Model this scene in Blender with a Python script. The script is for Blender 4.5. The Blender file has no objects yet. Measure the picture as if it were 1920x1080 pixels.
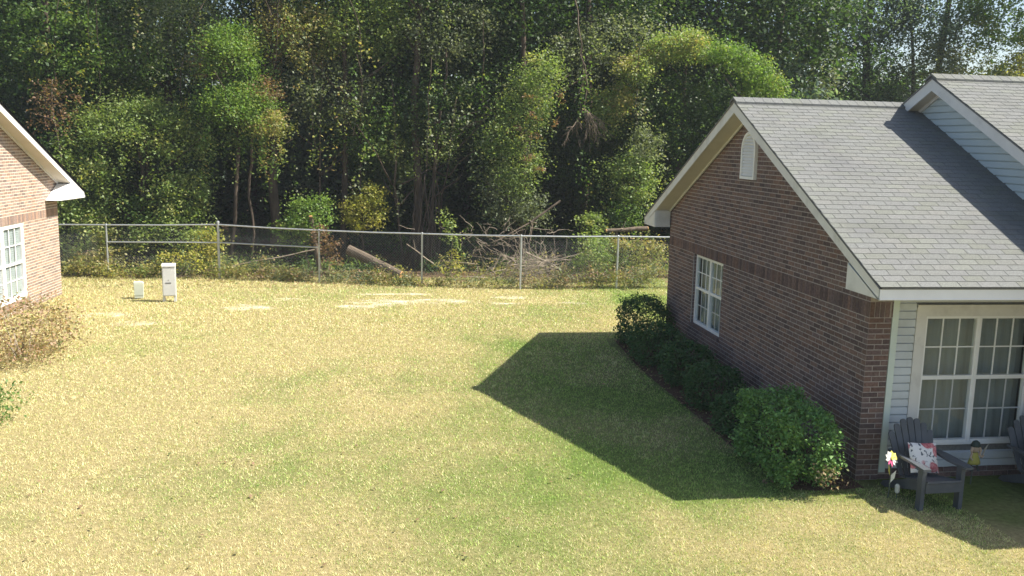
import bpy, math, random
import numpy as np
from mathutils import Matrix, Vector
random.seed(7); RNG = np.random.default_rng(11)
SC = bpy.context.scene; COL = SC.collection
PI = math.pi; rad = math.radians

# ------------------------------------------------------------------ camera
cam = bpy.data.cameras.new('camera'); camo = bpy.data.objects.new('camera', cam); COL.objects.link(camo)
CAM = np.array([0.0, 0.0, 4.141])
fw = Vector((0.14363212, 0.97667531, -0.1596094)).normalized()
rt = Vector((5.81825031e-04, -8.32926767e-05, 1.39018134e-05)).normalized()
upv = rt.cross(fw).normalized(); rt = fw.cross(upv).normalized()
camo.matrix_world = Matrix(((rt.x, upv.x, -fw.x, CAM[0]), (rt.y, upv.y, -fw.y, CAM[1]), (rt.z, upv.z, -fw.z, CAM[2]), (0, 0, 0, 1)))
cam.sensor_width = 36; cam.lens = 1700.9 / 1920 * 36; cam.clip_start = .1; cam.clip_end = 3000
SC.camera = camo

# ------------------------------------------------------------------ sky, sun, exposure
SUN = Vector((.829, -.13, 1.0)).normalized()          # towards the sun
w = bpy.data.worlds.new('World'); SC.world = w; w.use_nodes = True
nt = w.node_tree; bg = nt.nodes['Background']
sky = nt.nodes.new('ShaderNodeTexSky'); sky.sky_type = 'NISHITA'; sky.sun_disc = False
sky.sun_elevation = math.asin(SUN.z); sky.sun_rotation = math.atan2(SUN.x, SUN.y)
sky.air_density = 1.0; sky.dust_density = 1.5; sky.ozone_density = 1.0
nt.links.new(sky.outputs[0], bg.inputs['Color']); bg.inputs['Strength'].default_value = .080
sl = bpy.data.lights.new('sun', 'SUN'); sl.energy = 4.6; sl.angle = rad(.53); sl.color = (1.0, .945, .85)
so = bpy.data.objects.new('sun', sl); COL.objects.link(so)
so.rotation_euler = SUN.to_track_quat('Z', 'Y').to_euler(); so.location = (20, 0, 30)
SC.view_settings.view_transform = 'Standard'; SC.view_settings.look = 'None'
SC.view_settings.exposure = 1.22; SC.view_settings.gamma = 1; SC.view_settings.use_curve_mapping = False

# ------------------------------------------------------------------ materials
def new_mat(name):
    m = bpy.data.materials.new(name); m.use_nodes = True
    return m, m.node_tree, m.node_tree.nodes['Principled BSDF']
def N(t, kind, **kw):
    n = t.nodes.new(kind)
    for k, v in kw.items(): setattr(n, k, v)
    return n
def mixrgb(t, a, b, fac, blend='MIX'):
    n = t.nodes.new('ShaderNodeMix'); n.data_type = 'RGBA'; n.blend_type = blend
    for s, v in ((n.inputs['Factor'], fac), (n.inputs['A'], a), (n.inputs['B'], b)):
        if hasattr(v, 'links') or hasattr(v, 'is_linked'): t.links.new(v, s)
        elif isinstance(v, (int, float)): s.default_value = v
        else: s.default_value = (*v[:3], 1)
    return n.outputs['Result']
def noise(t, scale, detail=3, rough=.55, stretch=None, obj=False):
    tc = N(t, 'ShaderNodeTexCoord') if obj else N(t, 'ShaderNodeNewGeometry')
    src = tc.outputs['Object'] if obj else tc.outputs['Position']
    if stretch:
        mp = N(t, 'ShaderNodeMapping'); mp.inputs['Scale'].default_value = stretch
        t.links.new(src, mp.inputs[0]); src = mp.outputs[0]
    n = N(t, 'ShaderNodeTexNoise'); n.inputs['Scale'].default_value = scale
    n.inputs['Detail'].default_value = detail; n.inputs['Roughness'].default_value = rough
    t.links.new(src, n.inputs['Vector']); return n.outputs['Fac']
def ramp(t, fac, a, b):
    r = N(t, 'ShaderNodeMapRange'); r.inputs['From Min'].default_value = a; r.inputs['From Max'].default_value = b
    t.links.new(fac, r.inputs['Value']); return r.outputs[0]
def plain(name, c, rough=.6, var=.15, scale=8, bump=0, stretch=None, spec=.3, metal=0, tone=False, dirt=None):
    m, t, b = new_mat(name)
    n = ramp(t, noise(t, scale, 4, .6, stretch), .3, .7)
    lo = [x * (1 - var) for x in c]; hi = [min(1, x * (1 + var)) for x in c]
    col = mixrgb(t, lo, hi, n)
    if dirt:
        d = ramp(t, noise(t, dirt[1], 5, .65), .52, .75); col = mixrgb(t, col, dirt[0], d)
    if tone:
        a = N(t, 'ShaderNodeAttribute', attribute_name='tone'); col = mixrgb(t, col, a.outputs['Color'], 1.0, 'MULTIPLY')
    t.links.new(col, b.inputs['Base Color']); b.inputs['Roughness'].default_value = rough
    b.inputs['Specular IOR Level'].default_value = spec; b.inputs['Metallic'].default_value = metal
    if bump:
        bp = N(t, 'ShaderNodeBump'); bp.inputs['Strength'].default_value = bump; bp.inputs['Distance'].default_value = .01
        t.links.new(noise(t, scale * 6, 4, .7, stretch), bp.inputs['Height']); t.links.new(bp.outputs[0], b.inputs['Normal'])
    return m
def leafy(name, trans=.45, rough=.5, spec=.35):
    m, t, b = new_mat(name)
    a = N(t, 'ShaderNodeAttribute', attribute_name='tone')
    t.links.new(a.outputs['Color'], b.inputs['Base Color']); b.inputs['Roughness'].default_value = rough
    b.inputs['Specular IOR Level'].default_value = spec
    tr = N(t, 'ShaderNodeBsdfTranslucent'); mx = N(t, 'ShaderNodeMixShader')
    t.links.new(mixrgb(t, a.outputs['Color'], (1.25, 1.3, .6), 1.0, 'MULTIPLY'), tr.inputs['Color'])
    mx.inputs[0].default_value = trans
    t.links.new(b.outputs[0], mx.inputs[1]); t.links.new(tr.outputs[0], mx.inputs[2])
    t.links.new(mx.outputs[0], t.nodes['Material Output'].inputs['Surface'])
    return m
M = {}
M['brick'] = plain('brick', (.160, .110, .099), .85, .30, 30, .5, tone=True, spec=.15, dirt=((.115, .09, .085), .8))
M['brick_tan'] = plain('brick_tan', (.30, .222, .178), .85, .25, 30, .4, tone=True, spec=.15)
M['mortar'] = plain('mortar', (.36, .32, .295), .9, .18, 20, .4, spec=.1)
M['mortar_pale'] = plain('mortar_pale', (.72, .64, .52), .9, .15, 20, .3, spec=.1)
M['trim'] = plain('painted_trim', (.66, .65, .62), .55, .06, 3, .05, spec=.35, dirt=((.50, .49, .46), 2.2))
M['trim_bright'] = plain('bright_painted_trim', (.80, .80, .79), .5, .04, 3, .0, spec=.35)
M['soffit'] = plain('soffit', (.56, .52, .45), .7, .06, 3, .05)
M['siding'] = plain('vinyl_siding', (.56, .60, .63), .5, .05, 1.3, .06, (1, 1, 6), dirt=((.46, .49, .50), 1.6))
M['siding_upper'] = plain('upper_vinyl_siding', (.50, .57, .58), .5, .05, 1.3, .06, (1, 1, 6))
M['corner'] = plain('corner_post', (.60, .68, .63), .5, .05, 2, .0)
M['vinyl'] = plain('white_vinyl', (.78, .78, .76), .4, .04, 4, 0, spec=.4)
M['vinyl_dimmed'] = plain('dimmed_vinyl', (.52, .53, .53), .45, .05, 4, 0, spec=.3)  # white vinyl, colour darkened as if dimmed behind an insect screen
M['curtain'] = plain('curtain', (.31, .32, .31), .9, .08, 3, 0, (9, 9, .25))
M['shingle'] = plain('shingle', (.185, .190, .178), .9, .20, 60, .6, tone=True, spec=.08, dirt=((.150, .153, .150), .9))
M['roof_deck'] = plain('roof_deck', (.19, .19, .185), .95, .2, 40, .3)
M['dark_edge'] = plain('dark_edge', (.06, .06, .06), .6, .1, 5)
M['galv'] = plain('galvanised_steel', (.48, .50, .50), .42, .15, 12, 0, spec=.5, metal=.55)
M['wire'] = plain('fence_wire', (.27, .285, .28), .6, .15, 12, 0, spec=.3)
M['bark'] = plain('bark', (.085, .066, .05), .95, .4, 9, .9, (1, 1, .22), spec=.08)
M['bark_pale'] = plain('pale_bark', (.15, .118, .088), .9, .3, 10, .7, (1, 1, .25), spec=.1)
M['twig'] = plain('dry_twig', (.30, .25, .19), .9, .3, 10, .2, spec=.1)
M['cutwood'] = plain('cut_wood', (.52, .30, .13), .8, .2, 12, .2, spec=.1)
M['chair'] = plain('charcoal_resin', (.078, .088, .100), .5, .15, 6, .06, spec=.35)
M['cabinet'] = plain('cabinet_paint', (.60, .61, .60), .45, .05, 4, 0, spec=.4)
M['cabinet_green'] = plain('pale_green_paint', (.56, .60, .50), .5, .06, 4, 0, spec=.35)
M['label'] = plain('label_grey', (.13, .13, .14), .6, .1, 10)
M['leaf'] = leafy('leaf'); M['hedge'] = leafy('hedge_leaf', .15, .5, .25); M['blade'] = leafy('grass_blade', .25, .65, .12)
M['stick'] = plain('garden_stake', (.10, .12, .09), .6, .2, 8)
def flat(name, c, rough=.6):
    return plain(name, c, rough, .08, 20)
# glass
m, t, b = new_mat('window_glass'); M['glass'] = m
gl = N(t, 'ShaderNodeBsdfGlossy'); gl.inputs['Roughness'].default_value = .04; gl.inputs['Color'].default_value = (.9, .95, .95, 1)
tp = N(t, 'ShaderNodeBsdfTransparent'); tp.inputs['Color'].default_value = (.90, .93, .92, 1)
fr = N(t, 'ShaderNodeFresnel'); fr.inputs['IOR'].default_value = 1.38; mx = N(t, 'ShaderNodeMixShader')
gb = N(t, 'ShaderNodeNewGeometry'); inv = N(t, 'ShaderNodeMath', operation='SUBTRACT'); inv.inputs[0].default_value = 1; t.links.new(gb.outputs['Backfacing'], inv.inputs[1])
ml_ = N(t, 'ShaderNodeMath', operation='MULTIPLY'); t.links.new(fr.outputs[0], ml_.inputs[0]); t.links.new(inv.outputs[0], ml_.inputs[1])
t.links.new(ml_.outputs[0], mx.inputs[0]); t.links.new(tp.outputs[0], mx.inputs[1]); t.links.new(gl.outputs[0], mx.inputs[2])
t.links.new(mx.outputs[0], t.nodes['Material Output'].inputs['Surface'])
# lawn soil: straw / green / sand by attribute
m, t, b = new_mat('lawn_soil'); M['lawn'] = m
at = N(t, 'ShaderNodeAttribute', attribute_name='tone')
n1 = ramp(t, noise(t, 14, 6, .7), .3, .7)
col = mixrgb(t, at.outputs['Color'], mixrgb(t, (.62, .60, .55), (1.25, 1.22, 1.15), n1), 1.0, 'MULTIPLY')
t.links.new(col, b.inputs['Base Color']); b.inputs['Roughness'].default_value = .95; b.inputs['Specular IOR Level'].default_value = .05
bp = N(t, 'ShaderNodeBump'); bp.inputs['Strength'].default_value = .8; bp.inputs['Distance'].default_value = .02
t.links.new(noise(t, 30, 5, .7), bp.inputs['Height']); t.links.new(bp.outputs[0], b.inputs['Normal'])
# floral cushion
m, t, b = new_mat('floral_cloth'); M['floral'] = m
tc = N(t, 'ShaderNodeTexCoord')
v1 = N(t, 'ShaderNodeTexVoronoi'); v1.inputs['Scale'].default_value = 6.5; t.links.new(tc.outputs['Object'], v1.inputs['Vector'])
f1 = ramp(t, v1.outputs['Distance'], .46, .40)
f2 = ramp(t, noise(t, 26, 2, .5, None, True), .56, .62)
c0 = mixrgb(t, (.74, .72, .70), (.10, .11, .13), f2)
red = mixrgb(t, (.42, .05, .07), (.62, .28, .28), ramp(t, noise(t, 30, 3, .6), .35, .65))
t.links.new(mixrgb(t, c0, red, f1), b.inputs['Base Color']); b.inputs['Roughness'].default_value = .9

# ------------------------------------------------------------------ mesh helpers
class MB:
    def __init__(s): s.v = []; s.f = []; s.c = []; s.n = 0
    def add(s, V, F, c=None):
        V = np.asarray(V, float).reshape(-1, 3); s.v.append(V)
        for q in F: s.f.append([i + s.n for i in q]); s.c.append(c if c is not None else (1, 1, 1))
        s.n += len(V)
    def box(s, x0, x1, y0, y1, z0, z1, c=None):
        V = [(x, y, z) for z in (z0, z1) for y in (y0, y1) for x in (x0, x1)]
        s.add(V, [(0, 2, 3, 1), (4, 5, 7, 6), (0, 1, 5, 4), (2, 6, 7, 3), (0, 4, 6, 2), (1, 3, 7, 5)], c)
    def obox(s, cen, ax, ay, az, h, c=None):          # oriented box with half sizes h along unit axes
        cen = np.array(cen, float); A = [np.array(a, float) * k for a, k in zip((ax, ay, az), h)]
        V = [cen + i * A[0] + j * A[1] + k * A[2] for k in (-1, 1) for j in (-1, 1) for i in (-1, 1)]
        s.add(V, [(0, 2, 3, 1), (4, 5, 7, 6), (0, 1, 5, 4), (2, 6, 7, 3), (0, 4, 6, 2), (1, 3, 7, 5)], c)
    def prism(s, poly, axis, a0, a1, c=None):         # 2D polygon extruded along an axis: 'x' (poly in y,z), 'y' (x,z), 'z' (x,y)
        n = len(poly)
        def P(p, a): return {'x': (a, p[0], p[1]), 'y': (p[0], a, p[1]), 'z': (p[0], p[1], a)}[axis]
        V = [P(p, a0) for p in poly] + [P(p, a1) for p in poly]
        F = [list(range(n))[::-1], list(range(n, 2 * n))] + [(i, (i + 1) % n, n + (i + 1) % n, n + i) for i in range(n)]
        s.add(V, F, c)
    def tube(s, pts, rs, k=6, c=None, cap=True):
        pts = np.array(pts, float); n = len(pts); rs = np.broadcast_to(np.array(rs, float), (n,))
        T = np.gradient(pts, axis=0); V = []
        for i in range(n):
            d = T[i] / (np.linalg.norm(T[i]) + 1e-9); r = np.array([0, 0, 1.]) if abs(d[2]) < .9 else np.array([1., 0, 0])
            u = np.cross(d, r); u /= np.linalg.norm(u); q = np.cross(d, u)
            for j in range(k): V.append(pts[i] + rs[i] * (math.cos(2 * PI * j / k) * u + math.sin(2 * PI * j / k) * q))
        F = [(i * k + j, i * k + (j + 1) % k, (i + 1) * k + (j + 1) % k, (i + 1) * k + j) for i in range(n - 1) for j in range(k)]
        if cap: F += [list(range(k))[::-1], list(range((n - 1) * k, n * k))]
        s.add(V, F, c)
    def mesh(s, name, mat, tone=False, smooth=False):
        me = bpy.data.meshes.new(name); V = np.concatenate(s.v)
        me.from_pydata(V.tolist(), [], s.f); me.materials.append(mat)
        if tone:
            a = me.attributes.new('tone', 'FLOAT_COLOR', 'FACE')
            a.data.foreach_set('color', np.c_[np.array(s.c, float), np.ones(len(s.c))].ravel())
        if smooth: me.polygons.foreach_set('use_smooth', [True] * len(me.polygons))
        me.update(); return me
def link(name, me, parent=None, loc=(0, 0, 0)):
    o = bpy.data.objects.new(name, me); COL.objects.link(o); o.location = loc
    if parent: o.parent = parent
    return o
def obj(name, mb, mat, parent=None, tone=False, smooth=False, shift=None):
    if shift is not None: mb.v = [v - np.array(shift, float) for v in mb.v]
    return link(name, mb.mesh(name, mat, tone, smooth), parent)
def thing(name, label, cat, loc=(0, 0, 0), group=None, rz=0):
    o = bpy.data.objects.new(name, None); COL.objects.link(o); o.location = loc; o.rotation_euler = (0, 0, rz)
    return tag(o, label, cat, group)
def tag(o, label=None, cat=None, group=None, kind=None):
    if label: o['label'] = label
    if cat: o['category'] = cat
    if group: o['group'] = group
    if kind: o['kind'] = kind
    return o
def facemesh(name, V, nper, tones, mat, cols_per_face=True):   # fast: faces of nper verts each, no sharing
    nf = len(V) // nper; me = bpy.data.meshes.new(name)
    me.vertices.add(len(V)); me.vertices.foreach_set('co', np.ascontiguousarray(V, dtype=np.float32).ravel())
    me.loops.add(len(V)); me.loops.foreach_set('vertex_index', np.arange(len(V), dtype=np.int32))
    me.polygons.add(nf); me.polygons.foreach_set('loop_start', np.arange(0, len(V), nper, dtype=np.int32))
    me.materials.append(mat)
    a = me.attributes.new('tone', 'FLOAT_COLOR', 'FACE')
    a.data.foreach_set('color', np.c_[tones, np.ones(nf)].astype(np.float32).ravel())
    me.update(calc_edges=True); return me

# ------------------------------------------------------------------ value noise for layout
_G = RNG.random((256, 256))
def vnoise(x, y, sc):
    x = np.asarray(x) * sc + 91.7; y = np.asarray(y) * sc + 37.3
    i = np.floor(x).astype(int); j = np.floor(y).astype(int); fx = x - i; fy = y - j
    fx = fx * fx * (3 - 2 * fx); fy = fy * fy * (3 - 2 * fy)
    g = lambda a, b: _G[a % 256, b % 256]
    return (g(i, j) * (1 - fx) + g(i + 1, j) * fx) * (1 - fy) + (g(i, j + 1) * (1 - fx) + g(i + 1, j + 1) * fx) * fy
def fbm(x, y, sc): return .55 * vnoise(x, y, sc) + .3 * vnoise(x, y, sc * 2.1) + .15 * vnoise(x, y, sc * 4.3)

# ------------------------------------------------------------------ lawn and ground
SAND = [(.10, 23.0, 1.0, .62), (1.45, 23.1, .9, .55), (-.5, 22.5, .6, .4), (-6.3, 21.5, .6, .45), (-5.35, 20.5, .55, .38), (-3.2, 22.3, .75, .5), (3.5, 23.75, .6, .3),
        (3.0, 22.9, .7, .2), (-2.6, 23.5, .9, .2), (5.0, 22.9, .5, .2), (.6, 24.3, 1.6, .15)]
def sandy(x, y):
    s = np.zeros_like(x)
    for cx, cy, rx, ry in SAND:
        d = ((x - cx) / rx) ** 2 + ((y - cy) / ry) ** 2
        s = np.maximum(s, np.clip(1.5 - d, 0, 1))
    return np.clip((s * .55 + .75 * fbm(x * .8, y * 1.6, 2.9) + .35 * fbm(x, y * 1.5, 7.7) - .94) * 2.6, 0, 1) * (s > 0)
def greenness(x, y):
    # dry and bleached to the left, greener down the middle, the house shadow's green tint painted in
    g = .06 + .18 * np.clip((x + 2.5) / 4, 0, 1) * np.clip((25 - y) / 9, 0, 1)
    g += .36 * np.exp(-((x - .9 - .10 * (y - 8)) / 1.25) ** 2) * np.clip((17.5 - y) / 5, 0, 1)
    g += .62 * np.clip((x - 1.6) / 1.2, 0, 1) * np.clip((19.3 - y) / 1.2, 0, 1) * np.clip((y - 9.3) / .9, 0, 1)  # green shade tint painted over the footprint of the gable's shadow
    g += .6 * np.clip((x - 6.0) / .5, 0, 1) * np.clip((y - 8.45 - .5 * np.clip((7.2 - x), 0, 2)) / .4, 0, 1)  # shade tint painted where the taller part's shadow falls by the porch
    g -= .12 * np.clip((-x - 1.0) / 2.5, 0, 1)
    return np.clip(g + 1.0 * (fbm(x, y, .55) - .5) + .55 * (fbm(x, y, 2.3) - .5), 0, 1)
def lawn_colour(x, y):
    g = greenness(x, y)[:, None]; s = sandy(x, y)[:, None]
    straw = np.array([.50, .425, .225]); grn = np.array([.19, .26, .075]); sand = np.array([.95, .88, .74])
    c = straw * (1 - g) + grn * g
    return c * (1 - s) + sand * s
def grid_sheet(name, x0, x1, y0, y1, step, z, mat, colour=None):
    xs = np.linspace(x0, x1, int((x1 - x0) / step) + 1); ys = np.linspace(y0, y1, int((y1 - y0) / step) + 1)
    X, Y = np.meshgrid(xs, ys); nx, ny = len(xs), len(ys)
    V = np.stack([X.ravel(), Y.ravel(), np.full(X.size, z)], 1)
    I = np.arange(nx * ny).reshape(ny, nx)
    F = np.stack([I[:-1, :-1], I[:-1, 1:], I[1:, 1:], I[1:, :-1]], -1).reshape(-1, 4)
    me = bpy.data.meshes.new(name); me.from_pydata(V.tolist(), [], F.tolist()); me.materials.append(mat)
    if colour:
        a = me.attributes.new('tone', 'FLOAT_COLOR', 'POINT')
        c = colour(V[:, 0], V[:, 1]) * .62
        a.data.foreach_set('color', np.c_[c, np.ones(len(c))].ravel())
    me.update(); return tag(link(name, me), kind='structure')
M['ground'] = plain('ground_soil', (.13, .11, .07), .95, .35, .8, .5, spec=.05)
M['forest_floor'] = plain('forest_floor', (.10, .070, .045), .95, .45, 3, .8, spec=.05)
gs = MB(); gs.add([(-150, -120, -.012), (170, -120, -.012), (170, 180, -.012), (-150, 180, -.012)], [(0, 1, 2, 3)])
tag(obj('ground', gs, M['ground']), kind='structure')
ffl = MB(); ffl.add([(-45, 26.2, -.006), (60, 26.2, -.006), (60, 70, -.006), (-45, 70, -.006)], [(0, 1, 2, 3)])
tag(obj('forest_floor', ffl, M['forest_floor']), kind='structure')
grid_sheet('lawn', -20, 16, 1, 27.3, .09, 0, M['lawn'], lawn_colour)

MULCH = lambda x, y: (x > 5.02 - .25 * np.clip((y - 10) / 3, 0, 1) + .22 * (fbm(x, y, 1.7) - .5)) & (y > 9.95 + .25 * (fbm(x, y, 2.2) - .5)) & (y < 18.6)
M['mulch'] = plain('mulch', (.115, .070, .048), .95, .45, 16, .9, spec=.05)
mb_ = MB(); pl = [(4.98, 10.0), (5.3, 9.93), (5.94, 9.96), (5.94, 18.6), (4.95, 18.5), (4.80, 16), (4.85, 13.5), (4.86, 11.5)]
mb_.add([(a, b_, .004) for a, b_ in pl], [tuple(range(len(pl)))]); tag(obj('mulch_bed', mb_, M['mulch']), kind='structure')
def make_grass():
    # one triangle per blade; dense near the camera, wider and sparser far off
    out = []; tones = []
    zones = [(6.6, 10.5, 4200, .0060, .024), (10.5, 14.5, 2700, .0080, .026), (14.5, 19.5, 1500, .0115, .030), (19.5, 27.2, 950, .016, .036)]
    for y0, y1, dens, wd, hh in zones:
        xa, xb = -.52 * y1 + .3, min(.60 * y1 + .5, 9.2)
        n = int((xb - xa) * (y1 - y0) * dens)
        x = RNG.uniform(xa, xb, n); y = RNG.uniform(y0, y1, n)
        vis = (x > -.47 * y - .5)
        inh = (x > 5.93) & (y > 10.2) & (y < 18.2) | (x > 8.6) & (y > 8.6)
        s = sandy(x, y); tuft = fbm(x, y, 13.)
        keep = vis & ~inh & (~MULCH(x, y) | (RNG.random(n) < .10)) & (RNG.random(n) > s * .80 + .1 * (s > 0)) & (RNG.random(n) < .25 + 1.3 * tuft)
        x, y, tuft = x[keep], y[keep], tuft[keep]; n = len(x)
        g = greenness(x, y)
        h = hh * RNG.uniform(.45, 1.25, n) * (.6 + .8 * tuft) * (1 + .5 * np.clip((y - 25) / 1.5, 0, 1))
        a = RNG.uniform(0, 2 * PI, n); la = RNG.uniform(0, 2 * PI, n); lean = RNG.uniform(.2, 1.3, n) * h
        B = np.stack([x, y, np.zeros(n)], 1); u = np.stack([np.cos(a), np.sin(a), np.zeros(n)], 1) * (wd / 2 * RNG.uniform(.7, 1.4, n))[:, None]
        T = B + np.stack([np.cos(la) * lean, np.sin(la) * lean, h], 1)
        out.append(np.stack([B - u, B + u, T], 1).reshape(-1, 3))
        straw = np.array([.72, .635, .37]); dry = np.array([.56, .51, .255]); grn = np.array([.225, .350, .085]); lush = np.array([.39, .51, .15])
        r = RNG.random(n)[:, None]; G = g[:, None]
        c = np.where(r < .56 - .56 * G, straw, np.where(r < .90 - .80 * G, dry, np.where(r < .95 - .28 * G, lush, grn)))
        c = c * (RNG.uniform(.75, 1.25, n) * (.80 + .42 * tuft))[:, None]
        tones.append(np.clip(c, 0, .8))
    V = np.concatenate(out); c = np.concatenate(tones)
    return tag(link('grass', facemesh('grass', V, 3, c, M['blade'])), kind='stuff')
make_grass()

# ------------------------------------------------------------------ brick laying
BL, BH, JT = .203, .0677, .013
def brick_tones(base_mix):
    T = []
    for k in range(10):
        q = RNG.random()
        c = np.array([1, 1, 1]) * (.80 + .045 * k)
        if k % 3 == 0: c = c * np.array([.84, .86, .92])
        elif k % 3 == 1: c = c * np.array([1.12, 1.02, .95])
        T.append(tuple(np.clip(c, .3, 1.6)))
    return T
TONES = brick_tones(0)
def box_mesh(name, sx, sy, sz, mat, tone):
    b = MB(); b.box(-sx / 2, sx / 2, -sy / 2, sy / 2, -sz / 2, sz / 2, tone); return b.mesh(name, mat, True)
def lay(parent_wall, items, mat, base, near_n, name='brick', sx=1):
    # items: (center xyz local, size xyz, tone index); base = function local->world for distance sort
    items = sorted(items, key=lambda it: np.linalg.norm(np.array(base(it[0])) - CAM))
    cache = {}; stuff = MB(); made = 0
    for i, (c, s, ti) in enumerate(items):
        if i < near_n:
            key = (round(s[0], 4), round(s[1], 4), round(s[2], 4), ti)
            if key not in cache: cache[key] = box_mesh(name, *s, mat, TONES[ti])
            link(name, cache[key], parent_wall, c)
        else:
            stuff.box(c[0] - s[0] / 2, c[0] + s[0] / 2, c[1] - s[1] / 2, c[1] + s[1] / 2, c[2] - s[2] / 2, c[2] + s[2] / 2, TONES[ti])
    if stuff.n: tag(obj(name, stuff, mat, parent_wall, tone=True), kind='stuff')

def gable_bricks(y0, y1, eave_z, apex_z, hole, sx, soldier=(2.10, 2.30)):
    """courses on the plane x=0 (outward -x*sx); returns items"""
    ym = (y0 + y1) / 2; out = []; D = .035; z = 0; k = 0
    top = lambda yy: apex_z - abs(yy - ym) * ((apex_z - eave_z) / ((y1 - y0) / 2))
    def put(ya, yb, za, zb, proud=0):
        if yb - ya < .03: return
        out.append(((sx * (D / 2 - proud), (ya + yb) / 2, (za + zb) / 2), (D, yb - ya - JT, zb - za - JT), random.randrange(10)))
    while z < apex_z:
        if abs(z - soldier[0]) < BH * .5:
            yy = y0
            while yy < y1 - .02: put(yy, min(yy + BH, y1), soldier[0], soldier[1], .004); yy += BH
            z = soldier[1]; k += 1; continue
        zb = z + BH; off = 0 if k % 2 else BL / 2; yy = y0 - off if off == 0 else y0
        edges = [y0] + [y0 + off + i * BL for i in range(0 if off else 1, 60) if y0 + off + i * BL < y1 - .03] + [y1]
        for a, b in zip(edges[:-1], edges[1:]):
            segs = [(a, b)]
            if hole and zb > hole[2] + .01 and z < hole[3] - .01:
                segs = []
                if a < hole[0]: segs.append((a, min(b, hole[0])))
                if b > hole[1]: segs.append((max(a, hole[1]), b))
            for p, q in segs:
                m_ = (p + q) / 2
                if z + .03 < max(top(m_), eave_z if False else 0): put(p, q, z, zb, random.uniform(-.001, .001))
        z = zb; k += 1
    return out
def window_unit(win, x_at, y0, y1, z0, z1, zm, cols, axis, out, frame_mat, low_mat, rows=2, fw_=.035, mun=.016, jamb=.03):
    """twin-sash unit as parts of window object win. axis 'y': wall plane x const (glass spans y); axis 'x': spans x. out = sign of outside"""
    def bx(mb, a0, a1, d0, d1, z0_, z1_):
        d0, d1 = sorted((x_at + d0 * out, x_at + d1 * out))
        if axis == 'y': mb.box(d0, d1, a0, a1, z0_, z1_)
        else: mb.box(a0, a1, d0, d1, z0_, z1_)
    f = MB()
    bx(f, y0, y0 + jamb, -.03, .032, z0, z1); bx(f, y1 - jamb, y1, -.03, .032, z0, z1)
    bx(f, y0 + jamb, y1 - jamb, -.03, .032, z1 - fw_, z1); bx(f, y0 + jamb, y1 - jamb, -.03, .038, z0, z0 + fw_)
    obj('sash_frame', f, frame_mat, win)
    r = MB(); bx(r, y0 + jamb, y1 - jamb, -.02, .030, zm - .025, zm + .025); obj('meeting_rail', r, frame_mat, win)
    for (a, b, mat_, d) in ((zm + .025, z1 - fw_, frame_mat, .006), (z0 + fw_, zm - .025, low_mat, -.010)):
        W_ = (y1 - y0 - 2 * jamb)
        for c in range(1, cols):
            yy = y0 + jamb + W_ * c / cols; q = MB(); bx(q, yy - mun / 2, yy + mun / 2, d - .006, d + .008, a, b); obj('muntin', q, mat_, win)
        for rr in range(1, rows):
            zz = a + (b - a) * rr / rows; q = MB(); bx(q, y0 + jamb, y1 - jamb, d - .005, d + .006, zz - mun / 2, zz + mun / 2); obj('muntin', q, mat_, win)
        for c in range(cols):
            for rr in range(rows):
                ya = y0 + jamb + W_ * c / cols; yb = y0 + jamb + W_ * (c + 1) / cols
                za = a + (b - a) * rr / rows; zb = a + (b - a) * (rr + 1) / rows
                g = MB(); bx(g, ya + mun / 2, yb - mun / 2, d - .002, d + .001, za + mun / 2, zb - mun / 2); obj('pane', g, M['glass'], win)
def shingle_field(roof, x0, x1, y_eave, z_eave, y_ridge, z_ridge, base, near_n, tone_rng=None):
    """three-tab courses on a plane rising from the eave to the ridge (towards +y)"""
    L = math.hypot(y_ridge - y_eave, z_ridge - z_eave); cy, cz = (y_ridge - y_eave) / L, (z_ridge - z_eave) / L
    nrm = np.array([0, -cz, cy]); al = np.array([0, cy, cz]); TW, EX = .25, .118
    items = []; k = 0; s = 0
    tilt = math.atan2(.007, .17); al2 = al * math.cos(tilt) - nrm * math.sin(tilt); n2 = np.cross(np.array([1, 0, 0]), al2)
    while s < L - .03:
        off = (k % 2) * TW / 2 + random.uniform(-.008, .008); x = x0 - off
        ln = min(EX + .045, L - s)
        while x < x1 - .01:
            a, b = max(x, x0), min(x + TW, x1)
            if b - a > .02:
                cen = np.array([(a + b) / 2, y_eave, z_eave]) + al * (s + ln / 2) + nrm * .008
                items.append((cen, b - a - .007, ln, random.randrange(10)))
            x += TW
        s += EX; k += 1
    items.sort(key=lambda it: np.linalg.norm(np.array(base(it[0])) - CAM))
    st = MB(); cache = {}
    for i, (cen, wd, ln, ti) in enumerate(items):
        tone = STONE[ti]
        if i < near_n:
            key = (round(wd, 3), round(ln, 3), ti)
            if key not in cache:
                b = MB(); b.obox((0, 0, 0), (1, 0, 0), al2, n2, (wd / 2, ln / 2, .003), tone); cache[key] = b.mesh('shingle', M['shingle'], True)
            link('shingle', cache[key], roof, cen)
        else: st.obox(cen, (1, 0, 0), al2, n2, (wd / 2, ln / 2, .003), tone)
    if st.n: tag(obj('shingle', st, M['shingle'], roof, tone=True), kind='stuff')
STONE = [tuple(np.array([1, 1, 1]) * RNG.uniform(.95, 1.05) * np.array([1, RNG.uniform(.98, 1.01), RNG.uniform(.95, 1.03)])) for _ in range(10)]

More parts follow.
